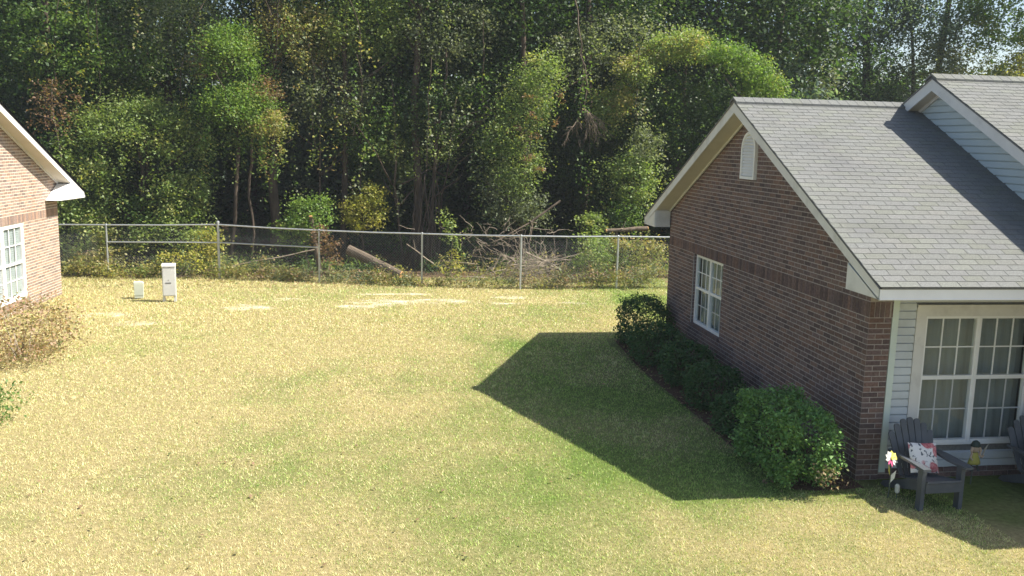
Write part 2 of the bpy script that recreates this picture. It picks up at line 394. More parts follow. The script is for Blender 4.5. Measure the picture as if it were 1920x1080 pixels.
# ------------------------------------------------------------------ right house
XW, YC, YF, OH, OE, ZE, HF, ZA = 5.959, 10.229, 18.131, .340, .754, 2.462, .146, 4.864
YM = (YC + YF) / 2; XR = XW - OH; SLP = (ZA - ZE - HF) / (YM - YC + OE)
HX = (XW, YC, 0)
house = thing('brick_house', 'dark brick house with a grey shingle roof and shrubs along its gable wall', 'house', HX)
wm = lambda c: np.array(c) + np.array(HX)              # house local -> world
L = lambda mb: [mb.v.__setitem__(i, v - np.array(HX)) for i, v in enumerate(mb.v)]
def hobj(name, mb, mat, parent=None, **k):             # mesh given in world coordinates
    return obj(name, mb, mat, parent or house, shift=HX, **k)
rake_z = lambda y: ZA - abs(y - YM) * SLP              # top of the roof surface
HOLE = (15.10, 16.63, .75, 2.10)
# gable wall: mortar sheet with the window opening
wl = MB()
xa, xb = XW + .0028, XW + .10
def wpoly(p): wl.prism(p, 'x', xa, xb)
SO = .17                                               # roof build-up at the rake
wpoly([(YC + .1, 0), (YF, 0), (YF, HOLE[2]), (YC + .1, HOLE[2])])
wpoly([(YC + .1, HOLE[2]), (HOLE[0], HOLE[2]), (HOLE[0], HOLE[3]), (YC + .1, HOLE[3])])
wpoly([(HOLE[1], HOLE[2]), (YF, HOLE[2]), (YF, HOLE[3]), (HOLE[1], HOLE[3])])
wpoly([(YC + .1, HOLE[3]), (YF, HOLE[3]), (YF, rake_z(YF) - .06), (YM, ZA - .06), (YC + .1, rake_z(YC + .1) - .06)])
wall = hobj('wall', wl, M['mortar'])
items = gable_bricks(0, YF - YC, rake_z(YC) - .10, ZA - .10, (HOLE[0] - YC, HOLE[1] - YC, HOLE[2], HOLE[3]), 1)
lay(wall, items, M['brick'], wm, 262)
# brick jambs and rowlock sill of the gable window
jm, jn = MB(), MB()
z = HOLE[2]
rk = MB()
yy = HOLE[0]
while yy < HOLE[1] - .01:
    rk.box(XW - .018, XW + .095, yy + .004, min(yy + BH, HOLE[1]) - .004, HOLE[2] - .058, HOLE[2] + .004, TONES[random.randrange(10)]); yy += BH
hobj('sill', rk, M['brick'], wall, tone=True)
while z < HOLE[3] - .02:
    jm.box(XW + .022, XW + .098, HOLE[1] - .001, HOLE[1] + .05, z + .005, z + BH - .005, TONES[random.randrange(10)])
    jn.box(XW + .022, XW + .098, HOLE[0] - .05, HOLE[0] + .001, z + .005, z + BH - .005, TONES[random.randrange(10)]); z += BH
tag(hobj('jamb', jm, M['brick'], wall, tone=True), kind='stuff'); tag(hobj('jamb', jn, M['brick'], wall, tone=True), kind='stuff')
# front brick return at the corner
WB = .306
fr_ = MB(); fr_.box(XW + .0045, XW + WB - .004, YC + .0045, YC + .1, 0, 2.46)
rw = hobj('wall', fr_, M['mortar']); it2 = []
z = 0; k = 0
while z < 2.10 - .01:
    cuts = [0, BL, WB] if k % 2 == 0 else [0, BL / 2, WB]
    for a, b in zip(cuts[:-1], cuts[1:]):
        it2.append(((( a + b) / 2, .0175, z + BH / 2), (b - a - JT, .035, BH - JT), random.randrange(10)))
    z += BH; k += 1
q = 0
while q < WB - .02: it2.append(((q + BH / 2, .0145, 2.20), (min(BH, WB - q) - JT, .035, .19), random.randrange(10))); q += BH
lay(rw, it2, M['brick'], wm, 38)
# back wall, closing walls
bw = MB(); bw.box(XW + .1, 20, YF - .1, YF, 0, 2.5); hobj('back_wall', bw, M['mortar'])
# front recess: corner post, sheathing, siding planks, base course
XS0, XS1 = XW + WB, 8.74
SIDE_Y = YC + .045
sh = MB(); WX0, WX1, WZ0, WZ1 = 6.74, 8.20, .47, 2.11
for a, b, c, d in ((XS0, WX0 - .02, 0, 2.5), (WX1 + .02, XS1 + .1, 0, 2.5), (WX0 - .02, WX1 + .02, 0, WZ0 - .02), (WX0 - .02, WX1 + .02, WZ1 + .02, 2.5)):
    sh.box(a, b, SIDE_Y + .012, SIDE_Y + .1, c, d)
fwall = hobj('front_wall', sh, M['roof_deck'])
cp = MB(); cp.box(XS0 + .002, XS0 + .085, SIDE_Y - .05, SIDE_Y + .01, .10, 2.46); hobj('corner_post', cp, M['corner'])
bc = MB(); bcx = XS0 + .002
base_items = []
while bcx < XS1:
    for zz in (.0, .0677): base_items.append(((bcx + BL / 2 + (BL / 2 if zz else 0) - HX[0], SIDE_Y - .012 - HX[1], zz + BH / 2), (BL - JT, .04, BH - JT), random.randrange(10)))
    bcx += BL
bcw = MB(); bcw.box(XS0 + .002, XS1, SIDE_Y - .022, SIDE_Y + .008, 0, .128); bcw_o = hobj('base_wall', bcw, M['mortar']); lay(bcw_o, base_items, M['brick'], wm, 30)
def plank(xa, xb, z0, h, y, parent, mat, axis='x'):
    p = MB(); poly = [(y + .011, z0), (y - .018, z0), (y - .020, z0 + .004), (y - .015, z0 + h - .016), (y + .006, z0 + h - .013), (y + .006, z0 + h - .0005), (y + .011, z0 + h - .0005)]
    p.prism(poly, 'x', xa, xb); return hobj('siding_plank', p, mat, parent)
z = .135; EXP = .1025; k = 0
CX0, CX1, CZ1 = 6.605, 8.335, 2.245
while z < 2.44:
    h = min(EXP, 2.45 - z)
    if z + h < WZ0 - .05 or z > CZ1: plank(XS0 + .086, XS1, z, h, SIDE_Y, fwall, M['siding'])
    else:
        plank(XS0 + .086, CX0 - .006, z, h, SIDE_Y, fwall, M['siding']); plank(CX1 + .006, XS1, z, h, SIDE_Y, fwall, M['siding'])
    z += EXP; k += 1
# front twin window
wn = MB()
for a, b, c, d in ((CX0, WX0, WZ0 - .05, CZ1), (WX1, CX1, WZ0 - .05, CZ1), (WX0, WX1, WZ1, CZ1)):
    wn.box(a, b, SIDE_Y - .026, SIDE_Y + .05, c, d)
wn.box(CX0, CX1, SIDE_Y - .040, SIDE_Y + .05, CZ1 - .02, CZ1 + .012)
win = hobj('window', wn, M['trim'])
ws = MB(); ws.box(WX0, WX1, SIDE_Y - .034, SIDE_Y + .05, WZ0 - .035, WZ0); hobj('window_sill', ws, M['vinyl'], win)
WM = (WX0 + WX1) / 2
lw = lambda x: x - HX[0]
def local_window(win_, *a, **k): window_unit(win_, *a, **k)
window_unit(win, SIDE_Y + .012 - HX[1], lw(WX0), lw(WM - .012), WZ0, WZ1, 1.32, 3, 'x', -1, M['vinyl'], M['vinyl_dimmed'], fw_=.03, jamb=.022)
window_unit(win, SIDE_Y + .012 - HX[1], lw(WM + .012), lw(WX1), WZ0, WZ1, 1.32, 3, 'x', -1, M['vinyl'], M['vinyl_dimmed'], fw_=.03, jamb=.022)
ml = MB(); ml.box(WM - .012, WM + .012, SIDE_Y - .028, SIDE_Y + .04, WZ0, WZ1); hobj('mullion', ml, M['vinyl'], win)
def curtain(x0, x1, y, z0, z1, axis, parent):
    c = MB(); n = 60; V = []
    for i in range(n + 1):
        a = x0 + (x1 - x0) * i / n; d = .005 * math.sin(i * 1.3) + .008 * math.sin(i * .37)
        for z_ in (z0, z1): V.append((a, y + d, z_) if axis == 'x' else (y + d, a, z_))
    c.add(V, [(2 * i, 2 * i + 2, 2 * i + 3, 2 * i + 1) for i in range(n)]); return hobj('curtain', c, M['curtain'], parent)
curtain(WX0 - .05, WX1 + .05, SIDE_Y + .17, WZ0 - .1, WZ1 + .1, 'x', win)
# gable twin window, set back in the brick
gw = MB(); GX = XW + .075
for a, b, c, d in ((HOLE[0], HOLE[0] + .03, HOLE[2], HOLE[3]), (HOLE[1] - .03, HOLE[1], HOLE[2], HOLE[3])):
    gw.box(GX - .012, GX + .04, a, b, c, d)
gw.box(GX - .012, GX + .04, HOLE[0] + .03, HOLE[1] - .03, HOLE[2], HOLE[2] + .02); gw.box(GX - .012, GX + .04, HOLE[0] + .03, HOLE[1] - .03, HOLE[3] - .02, HOLE[3])
gwin = hobj('window', gw, M['vinyl'])
gm = (HOLE[0] + HOLE[1]) / 2; ly = lambda y: y - HX[1]
for a, b in ((HOLE[0] + .03, gm - .01), (gm + .01, HOLE[1] - .03)):
    window_unit(gwin, GX + .02 - HX[0], ly(a), ly(b), HOLE[2] + .02, HOLE[3] - .02, 1.45, 3, 'y', -1, M['vinyl'], M['vinyl_dimmed'], fw_=.04, jamb=.03, mun=.018)
ml = MB(); ml.box(GX - .014, GX + .03, gm - .0099, gm + .0099, HOLE[2] + .02, HOLE[3] - .02); hobj('mullion', ml, M['vinyl'], gwin)
curtain(HOLE[0], HOLE[1], GX + .13, HOLE[2], HOLE[3], 'y', gwin)
# gable vent
VY, VR, VZ0, VZS = 14.20, .285, 3.62, 4.10
vf = MB(); n = 14; outer = [(VY - VR, VZ0), (VY + VR, VZ0)] + [(VY + VR * math.cos(i * PI / n), VZS + VR * math.sin(i * PI / n)) for i in range(n + 1)]
r2 = VR - .045
inner = [(VY - r2, VZ0 + .045), (VY + r2, VZ0 + .045)] + [(VY + r2 * math.cos(i * PI / n), VZS + r2 * math.sin(i * PI / n)) for i in range(n + 1)]
m_ = len(outer); V = [(XW - .055, *p) for p in outer] + [(XW - .055, *p) for p in inner] + [(XW + .01, *p) for p in outer] + [(XW - .012, *p) for p in inner]
F = []
for i in range(m_):
    j = (i + 1) % m_
    F += [(i, j, m_ + j, m_ + i), (i, 2 * m_ + i, 2 * m_ + j, j), (m_ + i, m_ + j, 3 * m_ + j, 3 * m_ + i)]
F.append(list(range(3 * m_, 4 * m_))); vf.add(V, F); vent = hobj('gable_vent', vf, M['trim_bright'])
zz = VZ0 + .06
while zz < VZS + r2 - .03:
    hw = r2 if zz < VZS else math.sqrt(max(0, r2 * r2 - (zz - VZS) ** 2)); hw -= .004
    if hw > .04:
        sl_ = MB(); sl_.add([(XW - .050, VY - hw, zz), (XW - .050, VY + hw, zz), (XW - .016, VY + hw, zz + .040), (XW - .016, VY - hw, zz + .040),
                             (XW - .050, VY - hw, zz + .006), (XW - .050, VY + hw, zz + .006), (XW - .016, VY + hw, zz + .046), (XW - .016, VY - hw, zz + .046)],
                            [(0, 1, 2, 3), (4, 7, 6, 5), (0, 4, 5, 1), (1, 5, 6, 2), (2, 6, 7, 3), (3, 7, 4, 0)])
        hobj('slat', sl_, M['trim_bright'], vent)
    zz += .050
# roof slabs
def roof_slab(name, x0, x1, ye, yr, ze, zr, th=.018):
    s = MB(); s.prism([(ye, ze), (yr, zr), (yr, zr - th), (ye, ze - th)], 'x', x0, x1); return hobj(name, s, M['roof_deck'])
X2, Y2, Z2, XB = 8.48, 13.35, 5.27, 8.72               # taller part: rake plane, ridge, wall plane
roof = roof_slab('roof', XR - .018, X2 + .5, YC - OE - .02, YM, ZE + HF - .01, ZA)
shingle_field(roof, XR - .025 - HX[0], X2 + .35 - HX[0], YC - OE - .035 - HX[1], ZE + HF - .008, YM - HX[1], ZA + .006, wm, 300)
rb_ = roof_slab('back_roof', XR - .018, X2 + .5, YF + OE + .02, YM, ZE + HF - .01, ZA)
rc = MB(); x = XR - .03
while x < X2 + .1:
    for s in (-1, 1):
        V = [(x, YM, ZA + .066), (x + .166, YM, ZA + .062), (x + .166, YM + s * .15, ZA + .054 - .15 * SLP), (x, YM + s * .15, ZA + .058 - .15 * SLP)]
        rc.add(V + [(a, b, c - .034) for a, b, c in V], [(0, 1, 2, 3), (4, 7, 6, 5), (0, 3, 7, 4), (3, 2, 6, 7), (1, 5, 6, 2)], STONE[random.randrange(10)])
    x += .16
tag(hobj('ridge_cap', rc, M['shingle'], roof, tone=True), kind='stuff')
# rake boards, soffits, boxed eave returns, fascia
def rake_board(sgn, xr, ym, za, ye, ze, mat, nm='rake_board', drop=.185, th=.022):
    p = MB(); p.prism([(ye, ze - .012), (ym, za - .012), (ym, za - drop), (ye, ze - drop + .03)], 'x', xr, xr + th); return hobj(nm, p, mat)
rake_board(1, XR, YM, ZA, YC - OE, ZE + HF, M['trim']); rake_board(-1, XR, YM, ZA, YF + OE, ZE + HF, M['trim'])
def shingle_edge(xr, ym, za, ye, ze):
    p = MB(); p.prism([(ye, ze + .002), (ym, za + .002), (ym, za - .011), (ye, ze - .011)], 'x', xr - .010, xr + .01); hobj('drip_edge', p, M['dark_edge'])
shingle_edge(XR, YM, ZA, YC - OE - .02, ZE + HF - .01); shingle_edge(XR, YM, ZA, YF + OE + .02, ZE + HF - .01)
for s, yw, ye in ((-1, YC, YC - OE), (1, YF, YF + OE)):
    p = MB(); drop = .165
    p.prism([(yw, rake_z(yw) - drop), (YM, ZA - drop), (YM, ZA - drop + .01), (yw, rake_z(yw) - drop + .01)], 'x', XR + .023, XW - .012); hobj('soffit', p, M['soffit'])
    tr_ = MB(); tr_.prism([(yw, rake_z(yw) - drop - .03), (YM, ZA - drop - .03), (YM, ZA - drop - .001), (yw, rake_z(yw) - drop - .001)], 'x', XW - .045, XW - .018); hobj('soffit_trim', tr_, M['trim'])
    bxp = MB(); poly = [(ye, ZE), (yw, ZE), (yw, rake_z(yw) - .187), (ye, ZE + HF - .16 + .001)]
    bxp.prism(poly, 'x', XR - .004, XR + .02); hobj('eave_return', bxp, M['trim'])
    bi = MB(); y0_, y1_ = sorted((yw - .02 * s * -1, yw)); bi.box(XR + .021, XW - .018, yw - .012, yw + .012, ZE + .001, rake_z(yw) - drop - .001); hobj('eave_return', bi, M['trim'])
    x_end = XS1 + .6 if s < 0 else 20
    fa = MB(); fy = sorted((ye - s * .02, ye)); fa.box(XR + .0, x_end, ye - .012, ye + .012, ZE, ZE + HF - .012); hobj('fascia', fa, M['trim_bright'])
    sf = MB(); y0_, y1_ = sorted((ye - s * .013, yw + s * .014)); sf.box(XR + .021, x_end, y0_, y1_, ZE + .012, ZE + .022); hobj('eave_soffit', sf, M['soffit'])
    lip = MB(); lip.box(XR, x_end, ye + s * .012 - .006, ye + s * .012 + .006, ZE - .006, ZE + .008); hobj('drip_edge', lip, M['trim_bright'])
# ---- taller part of the house on the right
YE2 = 7.90; S2 = (Z2 - (ZE + HF)) / (Y2 - YE2); YB2 = Y2 + (Y2 - YE2)
rake2 = lambda y: Z2 - abs(y - Y2) * S2
uw = MB(); uw.prism([(8.62, 0), (YB2 - .7, 0), (YB2 - .7, rake2(YB2 - .7) - .06), (Y2, Z2 - .06), (8.62, rake2(8.62) - .06)], 'x', XB + .012, XB + .1)
up = hobj('gable_wall', uw, M['roof_deck'])
z = 2.70
while z < Z2 - .25:
    hw = (Z2 - .16 - z) / S2
    ya, yb = Y2 - hw, Y2 + hw
    p = MB(); x = XB
    poly = [(x + .011, z), (x - .018, z), (x - .020, z + .004), (x - .015, z + EXP - .016), (x + .006, z + EXP - .013), (x + .006, z + EXP - .0005), (x + .011, z + EXP - .0005)]
    p.prism(poly, 'y', max(ya, 8.7), min(yb, YB2 - .8)); hobj('siding_plank', p, M['siding_upper'], up); z += EXP
roof2 = roof_slab('roof', X2 - .018, 20, YE2 - .02, Y2, ZE + HF - .01, Z2)
shingle_field(roof2, X2 - .025 - HX[0], 14.0 - HX[0], YE2 - .035 - HX[1], ZE + HF - .008, Y2 - HX[1], Z2 + .006, wm, 0)
roof_slab('back_roof', X2 - .018, 20, YB2 + .02, Y2, ZE + HF - .01, Z2)
rc = MB(); x = X2 - .03
while x < 15:
    for s in (-1, 1):
        V = [(x, Y2, Z2 + .066), (x + .166, Y2, Z2 + .062), (x + .166, Y2 + s * .15, Z2 + .054 - .15 * S2), (x, Y2 + s * .15, Z2 + .058 - .15 * S2)]
        rc.add(V + [(a, b, c - .034) for a, b, c in V], [(0, 1, 2, 3), (4, 7, 6, 5), (0, 3, 7, 4), (3, 2, 6, 7), (1, 5, 6, 2)], STONE[random.randrange(10)])
    x += .16
tag(hobj('ridge_cap', rc, M['shingle'], roof2, tone=True), kind='stuff')
for ye in (YE2, YB2):
    rake_board(1, X2, Y2, Z2, ye, ZE + HF, M['trim'], drop=.20); shingle_edge(X2, Y2, Z2, ye, ZE + HF)
    yw = ye + (.7 if ye < Y2 else -.7)
    p = MB(); p.prism([(yw, rake2(yw) - .18), (Y2, Z2 - .18), (Y2, Z2 - .17), (yw, rake2(yw) - .17)], 'x', X2 + .023, XB - .02); hobj('soffit', p, M['soffit'])
    tr_ = MB(); tr_.prism([(yw, rake2(yw) - .24), (Y2, Z2 - .24), (Y2, Z2 - .181), (yw, rake2(yw) - .181)], 'x', XB - .045, XB - .018); hobj('soffit_trim', tr_, M['trim'])
fa = MB(); fa.box(X2, 20, YE2 - .012, YE2 + .012, ZE, ZE + HF - .012); hobj('fascia', fa, M['trim_bright'])
fw2 = MB(); fw2.box(XB + .02, 20, 8.62, 8.72, 0, 2.6); sw = hobj('wall', fw2, M['mortar'])
sw2 = MB(); sw2.box(XB + .001, XB + .011, 8.62, SIDE_Y - .06, 0, 2.6); sidew = hobj('wall', sw2, M['mortar'])
its = []; z = 0; k = 0
while z < 2.5:
    yy = 8.62 + (BL / 2 if k % 2 else 0)
    while yy < SIDE_Y - .25: its.append(((XB - .004 - HX[0], yy + BL / 2 - HX[1], z + BH / 2), (.02, BL - JT, BH - JT), random.randrange(10))); yy += BL
    z += BH; k += 1
lay(sidew, its, M['brick'], wm, 0)

# ------------------------------------------------------------------ left house (mirrored gable facing the lawn)
LX = (-8.06, 24.30, 0); LR = rad(-2.6)
lh = thing('brick_house', 'sunlit tan brick house with white trim and a white window, on the left', 'house', LX, rz=LR)
def lbase(c):
    x, y = c[0], c[1]; return np.array([LX[0] + x * math.cos(LR) - y * math.sin(LR), LX[1] + x * math.sin(LR) + y * math.cos(LR), c[2]])
WLN = 7.9                                               # local y runs from -WLN (near) to 0 (far corner); outward is +x
LYM = -WLN / 2; LE = .90; LZE, LZA = 2.45, 4.864 + .02; LSL = (LZA - (LZE + .17)) / (WLN / 2 + LE); lrz = lambda y: LZA - abs(y - LYM) * LSL
LH = (-4.15, -2.03, .29, 2.03)
lw_ = MB()
def lpoly(p): lw_.prism(p, 'x', -.10, -.0028)
lpoly([(-WLN, -.02), (0, -.02), (0, LH[2]), (-WLN, LH[2])]); lpoly([(-WLN, LH[2]), (LH[0], LH[2]), (LH[0], LH[3]), (-WLN, LH[3])])
lpoly([(LH[1], LH[2]), (0, LH[2]), (0, LH[3]), (LH[1], LH[3])]); lpoly([(-WLN, LH[3]), (0, LH[3]), (0, lrz(0) - .06), (LYM, LZA - .06), (-WLN, lrz(-WLN) - .06)])
lwall = obj('wall', lw_, M['mortar_pale'], lh)
its = gable_bricks(0, WLN, lrz(0) - .1, LZA - .1, (LH[0] + WLN, LH[1] + WLN, LH[2], LH[3]), -1, soldier=(2.031, 2.235))
its = [((c[0], c[1] - WLN, c[2]), s, t_) for c, s, t_ in its]
lay(lwall, its, M['brick_tan'], lbase, 0)
rk = MB(); yy = LH[0] - .05
while yy < LH[1] + .04: rk.box(-.09, .03, yy + .004, yy + BH - .004, LH[2] - .12, LH[2] - .002, TONES[random.randrange(10)]); yy += BH
obj('sill', rk, M['brick_tan'], lwall, tone=True)
cw = MB(); cw.box(-10, -.1, -.1, 0, 0, 2.5); cw.box(-10, -.1, -WLN, -WLN + .1, 0, 2.5); obj('wall', cw, M['mortar_pale'], lh)
lg = MB()
for a, b, c, d in ((LH[0], LH[0] + .05, LH[2], LH[3]), (LH[1] - .05, LH[1], LH[2], LH[3]), (LH[0] + .05, LH[1] - .05, LH[3] - .04, LH[3]), (LH[0] + .05, LH[1] - .05, LH[2], LH[2] + .05)):
    lg.box(-.07, -.015, a, b, c, d)
lwin = obj('window', lg, M['trim_bright'], lh); lgm = (LH[0] + LH[1]) / 2
for a, b in ((LH[0] + .05, lgm - .025), (lgm + .025, LH[1] - .05)):
    window_unit(lwin, -.05, a, b, LH[2] + .05, LH[3] - .04, 1.13, 3, 'y', 1, M['vinyl'], M['vinyl'], fw_=.05, jamb=.05, mun=.03)
ml = MB(); ml.box(-.06, -.012, lgm - .0249, lgm + .0249, LH[2] + .05, LH[3] - .04); obj('mullion', ml, M['vinyl'], lwin)
M['blind'] = plain('pale_blind', (.42, .43, .44), .8, .05, 4)
z = LH[2] + .03
while z < LH[3]:
    bl = MB(); bl.add([(-.066, LH[0] + .05, z), (-.066, LH[1] - .05, z), (-.080, LH[1] - .05, z + .051), (-.080, LH[0] + .05, z + .051)], [(0, 1, 2, 3)]); obj('blind_slat', bl, M['blind'], lwin); z += .05
for ye, yw in ((LE, 0), (-WLN - LE, -WLN)):
    sgn = 1 if ye > 0 else -1
    s = MB(); s.prism([(ye + .02 * sgn, LZE + .17), (LYM, LZA), (LYM, LZA - .05), (ye + .02 * sgn, LZE + .12)], 'x', -10, .362); lroof = obj('roof', s, M['shingle'], lh)
    for i in range(0):
        pass
    p = MB(); p.prism([(ye, LZE + .16), (LYM, LZA - .012), (LYM, LZA - .21), (ye, LZE)], 'x', .318, .34); obj('rake_board', p, M['trim_bright'], lh)
    p = MB(); p.prism([(yw, lrz(yw) - .19), (LYM, LZA - .19), (LYM, LZA - .18), (yw, lrz(yw) - .18)], 'x', .012, .317); obj('soffit', p, M['soffit'], lh)
    p = MB(); p.prism([(yw, lrz(yw) - .23), (LYM, LZA - .23), (LYM, LZA - .191), (yw, lrz(yw) - .191)], 'x', .018, .05); obj('soffit_trim', p, M['trim'], lh)
    p = MB(); p.prism([(ye, LZE - .02), (yw - .75 * sgn, LZE - .0), (yw + .02 * sgn, lrz(yw) - .215), (ye, LZE + .03)], 'x', .013, .362); obj('eave_return', p, M['trim_bright'], lh)
    p = MB(); y0_, y1_ = sorted((yw - .10 * sgn, ye)); p.box(.015, .341, y0_, y1_, LZE - .032, LZE - .0205); obj('eave_soffit', p, M['soffit'], lh)
    p = MB(); p.box(-10, .341, ye - .012, ye + .012, LZE - .02, LZE + .15); obj('fascia', p, M['trim_bright'], lh)

# ------------------------------------------------------------------ foliage builders
def rgb(*a): return np.array(a)
PAL = {
 'dark': [(.5, (.030, .062, .020)), (.35, (.045, .080, .024)), (.15, (.070, .095, .030))],
 'mid': [(.45, (.070, .125, .030)), (.3, (.105, .160, .042)), (.2, (.045, .085, .024)), (.05, (.20, .19, .05))],
 'light': [(.40, (.125, .175, .050)), (.30, (.175, .215, .075)), (.20, (.075, .120, .035)), (.10, (.24, .23, .08))],
 'bright': [(.45, (.105, .175, .035)), (.25, (.150, .215, .055)), (.2, (.065, .120, .025)), (.1, (.19, .19, .06))],
 'grey': [(.4, (.125, .150, .085)), (.35, (.175, .190, .115)), (.25, (.070, .095, .045))],
 'blue': [(.4, (.085, .130, .090)), (.3, (.13, .175, .125)), (.3, (.045, .080, .055))],  # bluish veil of distance put into the leaf colour
 'yellow': [(.5, (.29, .28, .06)), (.3, (.20, .24, .05)), (.2, (.36, .30, .10))],
 'rust': [(.45, (.17, .095, .055)), (.3, (.22, .15, .085)), (.25, (.12, .09, .05))],
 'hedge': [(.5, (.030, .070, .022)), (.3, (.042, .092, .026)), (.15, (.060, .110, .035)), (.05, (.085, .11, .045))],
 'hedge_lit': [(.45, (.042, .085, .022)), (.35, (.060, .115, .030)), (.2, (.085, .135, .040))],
 'weed': [(.35, (.20, .22, .07)), (.3, (.30, .26, .10)), (.2, (.12, .16, .05)), (.15, (.27, .19, .10))],
 'bronze': [(.35, (.30, .20, .13)), (.3, (.22, .19, .10)), (.2, (.16, .18, .08)), (.15, (.36, .22, .16))],
}
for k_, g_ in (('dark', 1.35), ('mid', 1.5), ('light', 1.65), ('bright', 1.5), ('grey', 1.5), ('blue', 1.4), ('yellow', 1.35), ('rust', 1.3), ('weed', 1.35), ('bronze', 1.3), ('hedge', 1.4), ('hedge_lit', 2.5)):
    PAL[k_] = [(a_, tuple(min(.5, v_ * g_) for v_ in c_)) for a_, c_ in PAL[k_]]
def pick(pal, n):
    P = PAL[pal]; w_ = np.array([p[0] for p in P]); c = np.array([p[1] for p in P])
    return c[RNG.choice(len(P), n, p=w_ / w_.sum())]
def leaf_quads(C, size, up=.35, aspect=.62):
    n = len(C); s = size * RNG.uniform(.6, 1.35, n)
    nrm = RNG.normal(size=(n, 3)); nrm[:, 2] = np.abs(nrm[:, 2]) + up; nrm /= np.linalg.norm(nrm, axis=1)[:, None]
    r = RNG.normal(size=(n, 3)); a = np.cross(nrm, r); a /= np.linalg.norm(a, axis=1)[:, None]; b = np.cross(nrm, a)
    a = a * (s / 2)[:, None]; b = b * (s / 2 * aspect)[:, None]; fold = nrm * (s * .10)[:, None]
    return np.stack([C - a, C - b + fold, C + a, C + b + fold], 1).reshape(-1, 3)
DENS, SZ = 2.3, .86
class Leaves:
    def __init__(s): s.C = []; s.T = []; s.S = []
    def put(s, C, pal, size, mixcol=None):
        C = np.asarray(C); s.C.append(C); s.T.append((pick(pal, len(C)) if mixcol is None else mixcol) * RNG.uniform(.75, 1.25, len(C))[:, None]); s.S.append(np.full(len(C), size))
    def clump(s, c, r, n, pal, size, per=55, shell=.45, sig=.22, squash=.7, hollow_below=False):
        n = int(n * DENS)
        """n leaves in sub-clusters spread over an ellipsoid"""
        k = max(3, n // per); d = RNG.normal(size=(k, 3)); d /= np.linalg.norm(d, axis=1)[:, None]
        if hollow_below: d[:, 2] = np.where(d[:, 2] < -.25, -d[:, 2], d[:, 2])
        rr = RNG.uniform(shell, 1.0, k) ** .7
        SCn = np.array(c) + d * rr[:, None] * np.array(r)
        idx = RNG.integers(0, k, n); sg = sig * RNG.uniform(.55, 1.5, k)
        off = RNG.normal(size=(n, 3)) * sg[idx][:, None]; off[:, 2] *= squash
        C = SCn[idx] + off
        col = pick(pal, k)[idx] * .6 + pick(pal, n) * .4
        s.C.append(C); s.T.append(col * RNG.uniform(.75, 1.25, n)[:, None]); s.S.append(np.full(n, size * SZ)); return SCn
    def strand(s, p0, p1, n, pal, size, sig=.10, sag=0):
        t_ = RNG.random(n) ** .9; p0 = np.array(p0, float); p1 = np.array(p1, float)
        C = p0 + (p1 - p0) * t_[:, None] + RNG.normal(size=(n, 3)) * sig
        C[:, 2] -= sag * 4 * t_ * (1 - t_); s.put(C, pal, size)
    def mesh(s, name, mat, shift=(0, 0, 0)):
        C = np.concatenate(s.C); T = np.clip(np.concatenate(s.T), .004, .9); S = np.concatenate(s.S)
        ok = C[:, 2] > .01; C, T, S = C[ok], T[ok], S[ok]
        return facemesh(name, leaf_quads(C - np.array(shift), S), 4, T, mat)
def wiggle(p0, p1, n, amp):
    p0 = np.array(p0, float); p1 = np.array(p1, float); P = p0 + (p1 - p0) * np.linspace(0, 1, n)[:, None]
    o = np.cumsum(RNG.normal(size=(n, 3)) * amp, axis=0); o -= np.linspace(0, 1, n)[:, None] * o[-1]; o[:, 2] *= .4
    return P + o
def trunk_mb(mb, p0, p1, r0, r1, limbs=5, amp=.06, k=7, lz=(.35, .95), llen=(1.0, 2.4)):
    P = wiggle(p0, p1, 10, amp); mb.tube(P, np.linspace(r0, r1, 10) * np.r_[1.35, np.ones(9)], k); H_ = P[-1, 2] - P[0, 2]
    for i in range(limbs):
        f = random.uniform(*lz); q = P[int(f * 9)]; a = random.uniform(0, 2 * PI); ln = random.uniform(*llen)
        e = q + np.array([math.cos(a) * ln, math.sin(a) * ln * .7, random.uniform(.2, 1.0) * ln])
        mb.tube(wiggle(q, e, 5, .07), np.linspace(r0 * (1 - f) * .55 + .018, .008, 5), 5)
def tree(name, label, cat, x, y, trunks, leaves_fn, group=None, bark='bark', crown='crown', mat='leaf', vine=None):
    t_ = thing(name, label, cat, (x, y, 0), group); S = (x, y, 0)
    if trunks:
        for tr_ in trunks:
            b = MB(); trunk_mb(b, *tr_[0], **tr_[1]); obj('trunk', b, M[bark], t_, smooth=True, shift=S)
    lv = Leaves(); leaves_fn(lv); link(crown, lv.mesh(crown, M[mat], S), t_)
    if vine:
        v = Leaves(); vine(v); link('vine', v.mesh('vine', M['leaf'], S), t_)
    return t_
def T(x, y, h, r, lean=(0, 0), r1=.05, **kw): return (((x, y, -.05), (x + lean[0], y + lean[1], h), r, r1), kw)
def high_crown(lv, x, y, z0, z1, rx, ry, n, pal, size=.17):
    lv.clump((x, y, (z0 + z1) / 2), (rx, ry, (z1 - z0) / 2), n, pal, size, per=60, sig=.42)

